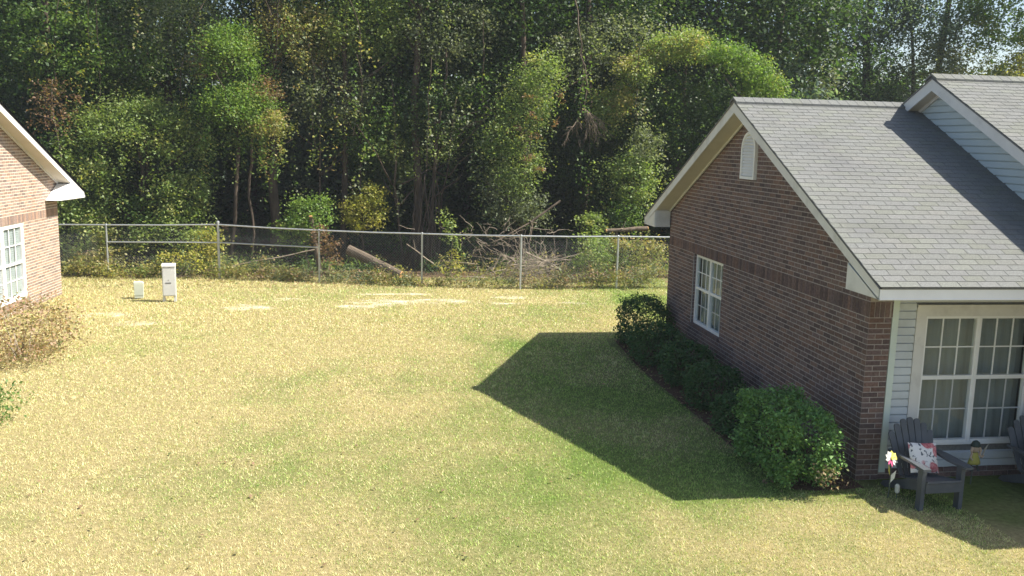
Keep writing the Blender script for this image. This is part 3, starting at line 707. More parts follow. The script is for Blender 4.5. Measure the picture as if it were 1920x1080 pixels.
# ------------------------------------------------------------------ the row of trees behind the fence
def f(lv):
    high_crown(lv, -10.2, 30.5, 5.0, 13, 2.4, 2.4, 5200, 'dark', .16); lv.clump((-9.6, 29.6, 6.6), (1.6, 1.2, 1.5), 2200, 'mid', .12)
    lv.clump((-10.4, 29.8, 3.4), (1.6, 1.2, 1.6), 2600, 'dark', .12)
tree('forest_tree', 'tall dark tree rising behind the eave of the left house', 'tree', -10.1, 30.3, [T(-10.1, 30.3, 12, .19, r1=.06)], f)
def f(lv):
    for i in range(9):
        a = rad(200 + i * 20); lv.strand((-9.45, 28.5, 5.4), (-9.45 + .75 * math.cos(a), 28.4 + .3 * math.sin(a), 4.5 - random.random() * .9), 42, 'rust', .085, .13)
    lv.clump((-9.3, 28.5, 5.0), (.75, .4, .8), 210, 'rust', .08, per=12, sig=.10)
tree('rusty_sapling', 'thin sapling with rust brown dead leaves beside the left house eave', 'sapling', -9.4, 28.5, [T(-9.4, 28.5, 5.6, .035, r1=.012, limbs=7, llen=(.3, .8))], f, bark='bark_pale')
def f(lv):
    lv.clump((-7.3, 29.2, 3.7), (2.3, 1.2, 1.55), 7000, 'light', .095, per=70, sig=.24, hollow_below=True)
    lv.clump((-8.9, 28.6, 2.5), (1.2, .9, 1.1), 2600, 'light', .095, sig=.2); lv.clump((-6.0, 28.6, 2.2), (1.0, .8, .8), 1500, 'light', .10, sig=.18)
    lv.clump((-7.4, 28.7, 1.6), (1.7, .7, .7), 1500, 'mid', .095, sig=.2); lv.clump((-7.2, 30, 3.2), (2.2, 1.2, 2.0), 3500, 'dark', .12)
    for i in range(24):
        x = random.uniform(-9.4, -5.6); z = random.uniform(2.4, 4.6); lv.strand((x, 28.2, z), (x + random.uniform(-.3, .3), 28.1, z - random.uniform(.5, 1.4)), 45, 'light', .09, .09)
tree('leafy_thicket_tree', 'broad light green leafy tree low behind the left fence corner', 'tree', -7.3, 29.2, [T(-7.6, 29.2, 4.5, .07, (.5, 0), limbs=7), T(-6.9, 29.1, 4.2, .05, (-.5, .1), limbs=6)], f)
def f(lv):
    high_crown(lv, -8.2, 32.5, 6.0, 13.5, 2.0, 2.2, 5000, 'mid', .16); lv.clump((-6.6, 31.0, 7.3), (2.2, 1.2, 1.3), 3200, 'grey', .12, sig=.28)
    lv.clump((-7.5, 30.5, 6.2), (1.4, 1.0, .9), 1500, 'mid', .11)
tree('forest_tree', 'tall tree with pale grey green leaves above the broad thicket', 'tree', -7.0, 32.4, [T(-7.0, 32.4, 12.5, .17, r1=.06)], f)
def f(lv):
    lv.clump((-4.45, 28.9, 6.15), (.85, .8, 1.35), 3600, 'bright', .09, sig=.2, hollow_below=True); lv.clump((-4.2, 28.7, 4.7), (1.15, .9, .95), 4200, 'bright', .09, sig=.2, hollow_below=True)
    lv.clump((-5.0, 29.0, 6.3), (.5, .5, .6), 500, 'rust', .09, sig=.16); lv.clump((-3.35, 28.5, 5.2), (.4, .4, .8), 380, 'rust', .085, per=16, sig=.12)
    lv.clump((-3.2, 28.4, 4.4), (.55, .4, .55), 700, 'weed', .085, sig=.15)
    lv.clump((-4.4, 29.4, 5.2), (1.3, .8, 1.8), 2500, 'mid', .10)
def v(lv):
    for i in range(34):
        x = random.uniform(-5.4, -2.8); z = 4.4 - abs(x + 4.1) * .5 + random.uniform(-.3, .5); lv.strand((x, 28.3 + random.uniform(-.2, .4), z), (x + random.uniform(-.2, .2), 28.2, z - random.uniform(.4, 1.5)), 40, random.choice(['bright', 'mid', 'weed', 'light']), .085, .07)
tree('vine_draped_tree', 'vivid green vine covered tree with brown tips right of the thicket', 'tree', -4.4, 29.2, [T(-4.5, 29.2, 7.0, .065, (.1, 0), limbs=4, lz=(.6, .95)), T(-3.9, 29.3, 5.0, .035, limbs=2, lz=(.7, .95))], f, vine=v)
def f(lv):
    high_crown(lv, -3.2, 30.5, 8.3, 14, 2.4, 2.2, 4500, 'dark', .16); lv.clump((-3.3, 30.0, 7.6), (.8, .6, 1.1), 900, 'weed', .10, sig=.25)
def v(lv):
    for i in range(10): lv.strand((-3.35 + random.uniform(-.2, .25), 29.85, 8.6), (-3.35 + random.uniform(-.3, .3), 29.8, 5.0 + random.random()), 90, random.choice(['weed', 'rust', 'grey']), .09, .12)
tree('forest_tree', 'tall straight brownish trunk with climbing vines at the right of the vivid vine covered tree', 'tree', -3.4, 30, [T(-3.4, 30, 13, .17, (.1, .1), r1=.08, limbs=4, lz=(.6, .95))], f, vine=v)
def f(lv):
    high_crown(lv, -1.0, 31.5, 6.6, 13.5, 2.3, 2.0, 4600, 'mid', .15); lv.clump((-.5, 30.2, 7.6), (1.5, 1.0, 1.1), 2600, 'light', .11, sig=.26)
    lv.clump((-2.3, 30, 7.2), (1.0, .8, 1.0), 1500, 'weed', .105, sig=.26); lv.clump((-1.5, 29.8, 5.5), (1.6, .9, 1.0), 1500, 'grey', .10, sig=.25)
    lv.clump((-.4, 29.9, 4.0), (1.3, .6, 1.0), 1100, 'dark', .095, sig=.22); lv.clump((-.2, 29.6, 4.2), (1.0, .5, .7), 420, 'mid', .09, sig=.18)
    for i in range(12):
        x = random.uniform(-2.8, .6); z = random.uniform(4.5, 6.6); lv.strand((x, 29.6, z), (x + random.uniform(-.2, .2), 29.4, z - random.uniform(.8, 2.0)), 40, random.choice(['grey', 'mid', 'light']), .09, .10)
tree('forest_tree', 'slim dark trunked tree with sparse light leaves, centre left of the woods', 'tree', -1.3, 30, [T(-1.3, 30, 12.5, .11, (.15, .2), r1=.05, limbs=6), T(-.55, 29.8, 7.0, .045, (-.1, 0), r1=.02, limbs=4), T(-1.9, 29.7, 6.5, .04, (.1, 0), r1=.02, limbs=4)], f)
def f(lv):
    lv.clump((-2.1, 28.1, 1.75), (.75, .5, .65), 1100, 'bright', .09, sig=.15); lv.clump((-2.6, 28.1, 1.2), (.6, .4, .5), 500, 'bright', .085, sig=.14)
tree('green_bush', 'small bright green bush peeking over the fence left of the sawn stump', 'bush', -2.1, 28.1, [T(-2.1, 28.1, 1.7, .02, r1=.008, limbs=6, llen=(.3, .6))], f)
def f(lv): lv.clump((-.55, 29.3, 1.75), (.75, .5, .6), 1300, 'yellow', .09, sig=.15); lv.clump((-.2, 29.3, 2.3), (.4, .4, .4), 300, 'yellow', .085, sig=.14)
tree('yellow_bush', 'yellow green lit bush in the gap behind the fallen log', 'bush', -.55, 29.3, [T(-.6, 29.3, 2.4, .02, r1=.008, limbs=6, llen=(.3, .7))], f)
def f(lv):
    high_crown(lv, 1.3, 31, 6.0, 13.5, 2.7, 2.2, 7000, 'dark', .15); lv.clump((2.1, 29.8, 7.6), (1.6, 1.0, 1.0), 1700, 'grey', .11, sig=.28)
    lv.clump((1.6, 30, 5.2), (1.7, 1.0, 1.3), 2600, 'dark', .11); lv.clump((1.2, 29.6, 4.0), (1.6, .8, 1.1), 900, 'light', .09, sig=.2)
def v(lv):
    for i in range(12):
        x = random.uniform(0, 3.0); z = random.uniform(4.5, 7.0); lv.strand((x, 29.2, z), (x + random.uniform(-.2, .2), 29.0, z - random.uniform(1, 2.6)), 36, random.choice(['dark', 'mid', 'light', 'grey']), .085, .09)
dk = tree('forest_tree', 'dark multi stemmed tree hung with vines in the middle of the woods', 'tree', 1.4, 29.5,
     [T(1.15, 29.5, 12, .16, (.1, .6), r1=.06), T(1.55, 29.3, 7, .06, (.5, .2), r1=.03), T(.75, 29.4, 6, .05, (-.4, .2), r1=.02), T(1.9, 29.4, 5.5, .035, (.5, 0), r1=.015)], f, vine=v)
rt_ = MB()
for i in range(26):
    x = 1.25 + random.uniform(-.55, .6); rt_.tube(wiggle((x, 28.9 + random.uniform(-.2, .2), random.uniform(.0, .3)), (1.35 + random.uniform(-.35, .5), 29.2, random.uniform(1.6, 3.6)), 7, .07), random.uniform(.008, .03), 5)
obj('hanging_root', rt_, M['bark'], dk, shift=(1.4, 29.5, 0), smooth=True)
def f(lv):
    for (cx, cz, rx, rz, n) in ((5.0, 6.2, .7, .8, 1000), (4.5, 5.3, .8, .8, 1200), (4.0, 4.4, .9, .9, 1400), (4.3, 3.3, .9, .9, 1400), (3.9, 2.3, .9, .9, 1300), (4.7, 2.0, .6, .7, 700)):
        lv.clump((cx, 28.9, cz), (rx, .6, rz), n, 'light' if cz > 3 else 'grey', .092, sig=.2)
    for i in range(30):
        x = random.uniform(3.0, 5.4); z = 6.6 - abs(x - 5) * .8 + random.uniform(-2.6, 0); lv.strand((x, 28.5, z), (x + random.uniform(-.3, .15), 28.4, z - random.uniform(.5, 1.6)), 36, random.choice(['light', 'grey', 'mid']), .09, .10)
    for i in range(9): lv.clump((random.uniform(4, 5.6), 28.3, random.uniform(3, 5.5)), (.15, .1, .15), 22, 'rust', .09, sig=.08)
    high_crown(lv, 4.2, 31, 7.0, 13, 2.4, 2.0, 5000, 'dark', .15); lv.clump((4.0, 30.3, 5.4), (1.8, .9, 1.8), 2400, 'dark', .12)
tree('vine_draped_tree', 'tree trailing pale green leafy sprays down to the brush pile', 'tree', 4.4, 29.4, [T(4.6, 29.6, 12, .12, (0, .5), r1=.05, limbs=4), T(4.0, 29.2, 6, .045, (.9, 0), r1=.02, limbs=5)], f)
def f(lv):
    lv.clump((8.1, 28.7, 3.0), (.85, .6, .9), 1900, 'light', .095, sig=.18); lv.clump((7.8, 28.5, 1.9), (.6, .5, .5), 800, 'mid', .09, sig=.16); lv.clump((8.5, 28.7, 4.1), (.6, .5, .6), 700, 'grey', .09, sig=.18)
    lv.clump((6.6, 28.0, 1.55), (.45, .4, .4), 500, 'light', .09, sig=.13)
tree('young_tree', 'small light leaved sapling in the dark hollow beside the gable eave', 'sapling', 8.0, 28.7, [T(8.0, 28.7, 3.9, .035, (.2, 0), r1=.012, limbs=6, llen=(.4, .8))], f)
def f(lv):
    # a dome of vine over a dark hollow: sunlit rim and shaded inside put into the leaf colours
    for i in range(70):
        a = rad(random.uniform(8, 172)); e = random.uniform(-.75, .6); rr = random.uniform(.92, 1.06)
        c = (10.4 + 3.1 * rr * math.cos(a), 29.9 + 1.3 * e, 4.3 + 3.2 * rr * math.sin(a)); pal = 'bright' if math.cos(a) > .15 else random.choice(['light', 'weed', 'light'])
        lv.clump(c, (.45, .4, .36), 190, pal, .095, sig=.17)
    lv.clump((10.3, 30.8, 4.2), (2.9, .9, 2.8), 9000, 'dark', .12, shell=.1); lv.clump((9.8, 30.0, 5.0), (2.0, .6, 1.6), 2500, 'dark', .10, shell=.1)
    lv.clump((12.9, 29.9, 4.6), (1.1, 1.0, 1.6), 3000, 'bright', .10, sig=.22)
    for i in range(16): 
        x = random.uniform(8.5, 12); lv.strand((x, 29.2, random.uniform(4.5, 6.3)), (x, 29.2, random.uniform(2.6, 4.4)), 40, random.choice(['dark', 'mid']), .09, .1)
tree('vine_draped_tree', 'domed mass of green vine over a dark hollow behind the gable peak', 'tree', 10.4, 30.5, [T(10.2, 30.6, 7, .14, (.1, 0), r1=.06), T(11.8, 30.6, 6.5, .10, (.6, 0), r1=.05)], f)
def f(lv):
    high_crown(lv, 7.3, 32.5, 6.8, 13, 3.0, 2.2, 6500, 'dark', .15); lv.clump((8.2, 30.6, 7.5), (1.8, .9, 1.0), 1500, 'grey', .11, sig=.28); lv.clump((7.0, 31.4, 4.0), (1.9, .9, 2.4), 5200, 'dark', .13, shell=.1)
    lv.clump((6.7, 30.6, 7.0), (1.1, .7, 1.0), 900, 'grey', .10, sig=.22)
tree('forest_tree', 'tall dark tree behind the hanging dead branch', 'tree', 7.3, 32.2, [T(7.3, 32.2, 12.5, .18, r1=.07)], f)
# trees deeper in on the right, with sky between the leaves
for (x, y, h, rr, lab, pals, n, lean) in (
    (18.2, 38.0, 14, .18, 'tall thin leaved tree just right of the green vine dome', ('blue', 'grey'), 4200, .3),
    (21.4, 39.0, 15, .26, 'thick straight dark trunk above the middle of the lower ridge', ('blue', 'dark'), 5200, 0),
    (24.6, 39.0, 15, .24, 'dark forking trunk above the peak of the taller roof', ('blue', 'grey'), 4200, .9)):
    def f(lv, x=x, y=y, pals=pals, n=n):
        lv.clump((x, y, 10.8), (2.4, 1.6, 2.6), n, pals[0], .17, per=45, sig=.34); lv.clump((x - .6, y - .8, 7.4), (1.8, 1.1, 1.6), n // 2, pals[1], .14, per=36, sig=.30)
        lv.clump((x + .4, y - .5, 5.3), (1.7, 1.0, 1.2), n // 2, random.choice(['mid', 'dark']), .14, per=40, sig=.3)
    tree('forest_tree', lab, 'tree', x, y, [T(x, y, h, rr, (lean, 0), r1=.07, limbs=7)] + ([T(x + .05, y, h - 4, rr * .6, (lean - 2.2, 0), r1=.05)] if lean > .5 else []), f)
def f(lv):
    lv.clump((28.2, 36.5, 6.7), (2.6, 1.4, 1.9), 6500, 'yellow', .13, sig=.30); lv.clump((28.0, 37.5, 5.8), (3.0, 1.2, 2.2), 3500, 'mid', .14, sig=.3); lv.clump((27.6, 37, 10.4), (3.4, 1.4, 2.4), 6000, 'mid', .16); lv.clump((25.6, 38, 7.4), (1.6, 1.0, 1.3), 1800, 'yellow', .13, sig=.3)
tree('yellowing_tree', 'tree turning yellow above the roof at the right edge', 'tree', 28.2, 37.2, [T(28.2, 37.2, 12, .2, r1=.06)], f)
for nm, lab, x0, x1, y_, z0, z1, pals, n_ in (
        ('vine_curtain', 'tangle of olive vines hanging between the vivid green tree and the slim trunks', -3.4, .4, 28.9, 3.0, 8.2, ('grey', 'weed', 'light', 'mid'), 20),
        ('vine_curtain', 'loose hanging vines left of the pale leafy sprays in the middle of the woods', .6, 3.4, 28.8, 3.0, 8.2, ('mid', 'grey', 'dark', 'light'), 14),
        ('vine_curtain', 'sparse vines trailing around the hanging dead branch', 5.2, 8.8, 29.2, 2.6, 8.0, ('light', 'mid', 'grey', 'dark'), 18),
        ('vine_curtain', 'mixed vines with yellow flecks over the trees above the broad thicket', -9.8, -5.0, 29.3, 4.6, 8.4, ('grey', 'light', 'weed', 'mid', 'yellow'), 30)):
    t_ = thing(nm, lab, 'vine', ((x0 + x1) / 2, y_, 0)); S = ((x0 + x1) / 2, y_, 0); lv = Leaves()
    for i in range(n_):
        x = random.uniform(x0, x1); z = random.uniform(z0, z1); dz = random.uniform(.4, 1.9); yy = y_ + random.uniform(-.7, .7); dx = random.uniform(-.5, .5)
        lv.strand((x, yy, z), (x + dx, yy - .1, z - dz), int(24 + 26 * dz), random.choice(pals), random.uniform(.08, .115), random.uniform(.07, .2))
        if i % 6 == 0:
            b = MB(); b.tube(wiggle((x, yy, z + 1.2), (x + dx, yy - .1, max(.1, z - dz - .5)), 7, .06), np.linspace(.012, .006, 7), 4); obj('stem', b, M['bark'], t_, shift=S)
    link('leaves', lv.mesh('leaves', M['leaf'], S), t_)
# deep row: shared crown meshes
DENS, SZ = 1.7, 1.0
deep = []
for vi, (pal, pal2) in enumerate((('dark', 'dark'), ('dark', 'blue'), ('dark', 'mid'))):
    lv = Leaves(); lv.clump((0, 0, 9.3), (2.9, 2.1, 3.6), 5200, pal, .19, sig=.45); lv.clump((0, -.4, 4.4), (2.4, 1.5, 2.8), 5200, pal2, .21, sig=.42, shell=.15); lv.clump((0, 0, 1.3), (2.4, 1.3, 1.3), 2600, 'dark', .2, sig=.35, shell=.15)
    cm = lv.mesh('crown', M['leaf']); b = MB(); trunk_mb(b, (0, 0, -.05), (random.uniform(-.5, .5), 0, 12), .17, .05); deep.append((cm, b.mesh('trunk', M['bark'], smooth=True)))
spots = [(-14, 33), (-11.2, 34.5), (-8.6, 35.5), (-5.0, 36.8), (-2.2, 35), (.6, 34.3), (3.2, 34.6), (6.0, 35.4), (9.2, 34.6), (12.4, 34.2), (15.2, 34.4), (-12.5, 38.2), (-9.5, 39), (-3.0, 38.5), (0, 39), (4, 38.6), (8, 39), (12, 38.8), (16, 39.5)]
used_labels = set()
for i, (x, y) in enumerate(spots):
    cm, tm = deep[i % 3]
    mark = ('the left house eave', 'the broad thicket', 'the vivid vine covered tree', 'the slim trunked tree', 'the dark multi stemmed tree', 'the pale leafy sprays', 'the hanging dead branch', 'the green vine dome', 'the right end of the vine dome')[int(np.searchsorted([-11.3, -7, -3.5, .2, 2.6, 5.5, 8.6, 12.2], x * 29 / y))]
    lab = ('shadowed tree in the second row behind ' if y < 37 else 'dim tree far back in the woods behind ') + mark
    if lab in used_labels: lab = lab.replace('behind ', 'behind and right of ')
    used_labels.add(lab)
    g_ = thing('forest_tree', lab, 'tree', (x, y, 0), 'trees deeper in the woods', rz=random.uniform(-.6, .6))
    link('trunk', tm, g_); link('crown', cm, g_); s = random.uniform(.88, 1.12); g_.scale = (s, s, s * random.uniform(.93, 1.08))
# the far wood reads as one mass
lv = Leaves()
for i in range(230):
    x = random.uniform(-24, 50); y = random.uniform(42, 50); top = 9.6 if x < 15 else 7.2
    z = top * random.random() ** 1.25 + .2
    if -11 < x < -7 and z > 7.4: z -= 4
    lv.clump((x, y, z), (2.0, 1.2, 1.3), 300, random.choice(['dark', 'dark', 'blue', 'mid']), .34, per=60, sig=.55, shell=.1)
for i in range(80): lv.clump((random.uniform(-30, 60), random.uniform(56, 60), random.uniform(.3, 4.5)), (3, 1.2, 1.4), 200, 'dark', .6, per=60, sig=.8, shell=.1)
tag(link('far_woods', lv.mesh('far_woods', M['leaf'])), kind='stuff')
def f(lv):
    lv.clump((-9.0, 28.3, 1.1), (1.3, .6, .9), 2600, 'light', .085, sig=.18); lv.clump((-8.0, 27.9, .7), (.9, .4, .6), 900, 'weed', .08, sig=.16); lv.clump((-8.2, 27.8, .45), (.5, .3, .35), 420, 'bronze', .08, sig=.12)
tree('leafy_bush', 'leafy bush behind the fence next to the corner of the left house', 'bush', -8.7, 28.2, [T(-8.7, 28.2, 1.6, .02, r1=.008, limbs=8, llen=(.4, .8))], f)
def f(lv):
    lv.clump((-6.2, 28.0, 1.0), (1.2, .5, .8), 1900, 'light', .085, sig=.18); lv.clump((-5.2, 27.8, .8), (.7, .4, .6), 800, 'yellow', .08, sig=.15)
tree('leafy_bush', 'light leaved bush behind the fence in front of the broad thicket', 'bush', -6.0, 28.0, [T(-6.0, 28.0, 1.5, .02, r1=.008, limbs=8, llen=(.4, .8))], f)
def f(lv):
    lv.clump((7.5, 26.6, .75), (1.1, .5, .7), 2200, 'weed', .075, sig=.15); lv.clump((6.6, 26.4, .9), (.6, .4, .6), 900, 'light', .08, sig=.14)
tree('leafy_bush', 'dry mixed bush filling the fence end beside the right house', 'bush', 7.3, 26.6, [T(7.3, 26.6, 1.3, .02, r1=.008, limbs=8, llen=(.3, .6))], f)
DENS, SZ = 1.8, .9
# low growth along and behind the fence
lv = Leaves()
for i in range(300):
    x = random.uniform(-13, 15); y = random.uniform(26.6, 29.0) if random.random() < .6 else random.uniform(29, 33)
    h = random.uniform(.1, .55) * (1.6 if random.random() < .2 else 1)
    if y > 29.2: h = random.uniform(.4, 1.7)
    if x > 5.4 and y < 28: h *= 1.6
    lv.clump((x, y, h * .6), (.5, .35, h * .6), 85, 'weed' if y < 27.8 and random.random() < .75 else random.choice(['mid', 'dark', 'dark', 'light'] if y < 29.2 else ['dark', 'dark', 'mid']), .075, per=20, sig=.12, shell=.1)
for i in range(130):                                    # weeds growing right at the wire
    x = random.uniform(-8.2, 8); yf = 27.0 if x < -4.6 else (26.95 + (x + 4.66) * (25.0 - 26.95) / 8.6 if x < 3.94 else 25.15)
    h = random.uniform(.12, .4); 
    if x < -4: h *= 1.5
    if x > 5: h *= 2.4
    lv.clump((x, yf + random.uniform(-.12, .5), h * .55), (.38, .16, h * .6), 70, random.choice(['weed', 'weed', 'light', 'yellow'] if x < -4 else ['weed', 'weed', 'grey', 'bronze']), .065, per=18, sig=.10, shell=.1)
tag(link('undergrowth', lv.mesh('undergrowth', M['leaf'])), kind='stuff')
# fallen leaves on the forest edge
n = 9700; C = np.stack([RNG.uniform(-12, 14, n), RNG.uniform(25.2, 31, n), RNG.uniform(.005, .03, n)], 1)
C[:420, 1] = RNG.uniform(8, 25.5, 420); C[:420, 0] = RNG.uniform(-.45, .28, 420) * C[:420, 1]; C[:420, 2] = .026
C[420:700, 1] = RNG.uniform(9.8, 18.5, 280); C[420:700, 0] = RNG.uniform(4.7, 5.9, 280)
V = leaf_quads(C, np.where(np.arange(n) < 420, .05, .075), up=3); tag(link('fallen_leaves', facemesh('fallen_leaves', V, 4, pick('bronze', n) * .8, M['leaf'])), kind='stuff')

# ------------------------------------------------------------------ chain-link fence
FP = [(-11.2, 27.35, 1.51), (-7.75, 27.22, 1.51), (-4.62, 26.95, 1.58), (-1.73, 26.26, 1.51), (1.17, 25.69, 1.50), (3.92, 25.10, 1.52), (6.75, 25.20, 1.52), (9.6, 25.3, 1.52), (12.5, 25.4, 1.52)]
fence = thing('chain_link_fence', 'grey chain link fence with steel posts and rails along the woods', 'fence', (FP[2][0], FP[2][1], 0)); FS = (FP[2][0], FP[2][1], 0)
for i, (x, y, h) in enumerate(FP):
    p = MB(); r = .036 if i == 2 else .028; hh = h + (.07 if i == 2 else .0)
    p.tube([(x, y, -.1), (x, y, hh)], r, 10); p.tube([(x, y, hh - .02), (x, y, hh + .02), (x, y, hh + .04)], [r * 1.25, r * 1.15, .008], 10); obj('post', p, M['galv'], fence, shift=FS, smooth=False)
for i, (a, b) in enumerate(zip(FP[:-1], FP[1:])):
    a_, b_ = np.array(a), np.array(b); a_[2] = a[2] if i != 2 else 1.58; 
    p = MB(); mid = (a_ + b_) / 2 - np.array([0, 0, .012]); p.tube([a_, mid, b_], .022, 8); obj('top_rail', p, M['galv'], fence, shift=FS)
    if i in (1, 2):
        p = MB(); q0, q1 = a_.copy(), b_.copy(); q0[2] = 1.02 if i == 1 else 1.06; q1[2] = 1.06 if i == 1 else 1.02; p.tube([q0, (q0 + q1) / 2, q1], .020, 8); obj('mid_rail', p, M['galv'], fence, shift=FS)
    # woven wires: two leaning families 5 mm apart
    d = b_[:2] - a_[:2]; Ln = np.linalg.norm(d); d /= Ln; nr = np.array([-d[1], d[0]]); wmb = MB(); sp = .075; Ht = min(a_[2], b_[2]) - .02; zb = .03; sl_ = Ht - zb
    for fam in (0, 1):
        t0 = -sl_
        while t0 < Ln:
            s0, s1 = max(t0, 0), min(t0 + sl_, Ln)
            if s1 - s0 > .02:
                za, zc = (zb + (s0 - t0), zb + (s1 - t0)) if fam == 0 else (Ht - (s0 - t0), Ht - (s1 - t0))
                off = (nr * (.004 if fam else -.004))
                P0 = np.array([*(a_[:2] + d * s0 + off), za]); P1 = np.array([*(a_[:2] + d * s1 + off), zc]); dz = np.array([0, 0, .0017])
                dn = np.array([*nr, 0]) * .0017
                wmb.add([P0 - dz, P0 + dn, P0 + dz, P0 - dn, P1 - dz, P1 + dn, P1 + dz, P1 - dn], [(0, 1, 5, 4), (1, 2, 6, 5), (2, 3, 7, 6), (3, 0, 4, 7)])
            t0 += sp
    tag(obj('wire_mesh', wmb, M['wire'], fence, shift=FS), kind='stuff')

# ------------------------------------------------------------------ logs, stump, branches, brush
def log_(name, label, p0, p1, r0, r1, cut0=True, cut1=False, branch=None):
    o = thing(name, label, 'log', (*p0[:2], 0)); S = (*p0[:2], 0); b = MB(); b.tube(wiggle(p0, p1, 8, .02), np.linspace(r0, r1, 8), 12, cap=True)
    if branch: b.tube(wiggle(*branch, 4, .01), [.02, .017, .012, .008], 6)
    obj('bark', b, M['bark_pale'], o, shift=S)
    for p, q, r, on in ((p0, p1, r0, cut0), (p1, p0, r1, cut1)):
        if on:
            p, q = np.array(p, float), np.array(q, float); d = (p - q) / np.linalg.norm(p - q); c = MB(); c.tube([p - d * .01, p + d * .018], r * .93, 14); obj('cut_end', c, M['cutwood'], o, shift=S)
    return o
log_('fallen_log', 'long fallen log lying downhill behind the fence with a fresh cut end', (.60, 26.6, .18), (-.95, 27.3, .84), .125, .155)
log_('sawn_stump', 'leaning sawn off trunk with an orange cut top behind the fence', (-2.06, 27.7, 1.78), (-1.80, 28.05, -.1), .060, .075)
log_('short_log', 'short pale log resting level above the fence rail near the right house', (7.0, 27.6, 1.45), (8.35, 27.7, 1.52), .055, .075, True, True, ((7.5, 27.6, 1.5), (7.6, 27.55, 1.8)))
sp_ = MB()
for x in (7.3, 8.1): sp_.tube([(x, 27.75, -.05), (x + .05, 27.68, 1.40)], .045, 7)
tag(obj('snag', sp_, M['bark']), 'dark forked snag propping up the short pale log', 'stump')
def branching(mb, p, d, ln, r, depth, spread=.5, droop=0):
    q = p + d * ln; mb.tube(wiggle(p, q, 4, ln * .03), np.linspace(r, r * .65, 4), 5)
    if depth <= 0: return
    for i in range(random.randint(2, 3)):
        e = d + RNG.normal(size=3) * spread; e[2] -= droop; e /= np.linalg.norm(e); branching(mb, p + d * ln * random.uniform(.55, 1), e, ln * random.uniform(.5, .78), r * .62, depth - 1, spread, droop)
hb = MB(); hb.tube(wiggle((6.12, 29.2, 8.9), (6.42, 29, 6.6), 8, .06), np.linspace(.024, .020, 8), 6); hb.tube(wiggle((6.42, 29, 6.6), (6.45, 28.95, 5.3), 5, .05), np.linspace(.022, .018, 5), 6)
hb.tube(wiggle((6.4, 29, 6.2), (6.1, 28.9, 5.4), 5, .02), np.linspace(.016, .006, 5), 5)
for i in range(9): branching(hb, np.array([6.45, 28.95, 5.3 - .1 * random.random()]), np.array([random.uniform(-.75, .95), random.uniform(-.2, .1), -random.uniform(.5, 1.0)]) / 1.2, random.uniform(.5, .85), .019, 3, .36, .15)
hb_o = obj('dead_branch', hb, M['bark_pale']); tag(hb_o, 'bare dead branch hanging upside down with a fan of twigs', 'branch')
br = MB()
for i in range(150):
    a = random.uniform(0, PI); c = np.array([4.35 + random.gauss(0, .55), 26.3 + random.uniform(-.4, .6), random.uniform(.05, .7)])
    e = c + np.array([math.cos(a) * random.uniform(.3, 1.1), random.uniform(-.2, .3), abs(math.sin(a)) * random.uniform(.1, 1.0)]); br.tube(wiggle(c, e, 5, .05), np.linspace(random.uniform(.006, .016), .004, 5), 4)
for i in range(60):
    c = np.array([3.6 + random.gauss(0, .7), 26.6, random.uniform(.9, 1.7)]); a = random.uniform(0, 2 * PI); e = c + np.array([math.cos(a), .1, math.sin(a) * .7]) * random.uniform(.3, .8); br.tube(wiggle(c, e, 5, .06), np.linspace(.009, .003, 5), 4)
for p0, p1, r in (((4.2, 26.0, .95), (5.6, 25.9, .28), .03), ((3.9, 26, .5), (5.2, 25.8, .75), .018), ((2.9, 26.1, .15), (3.5, 26, .85), .016), ((3.5, 26, .2), (3.9, 26, .8), .014), ((4.7, 26.1, .55), (6.0, 26.2, .95), .02)):
    br.tube(wiggle(p0, p1, 6, .03), np.linspace(r, r * .5, 6), 6)
tag(obj('brush_pile', br, M['twig']), 'tangled pile of bare cut brush behind the middle of the fence', 'brush pile')
lb = MB(); lb.tube(wiggle((3.35, 26.6, 1.2), (4.45, 26.8, 1.75), 4, .03), [.022, .022, .024, .026], 6); lb.tube(wiggle((4.45, 26.8, 1.75), (5.35, 26.8, 2.42), 5, .02), np.linspace(.038, .030, 5), 7); lb.tube(wiggle((4.4, 26.8, 1.72), (4.35, 26.5, .5), 5, .04), np.linspace(.026, .018, 5), 6)
tag(obj('broken_limb', lb, M['bark_pale']), 'pale broken limb sticking up out of the brush pile', 'branch')
dl = MB(); dl.tube(wiggle((.75, 26.3, 1.12), (1.55, 26.4, .55), 6, .03), np.linspace(.012, .02, 6), 5); dl.tube(wiggle((1.0, 26.3, .95), (.95, 26.3, 1.25), 3, .01), [.011, .009, .006], 5)
tag(obj('dry_stick', dl, M['twig']), 'forked dry stick leaning behind the fence post beside the dark hanging roots', 'branch')
st = MB(); st.tube(wiggle((-4.3, 26.9, .35), (-1.9, 26.9, .88), 8, .03), np.linspace(.012, .02, 8), 5)
tag(obj('dry_stick', st, M['twig']), 'long thin stick slanting behind the fence left of the fallen log', 'branch')
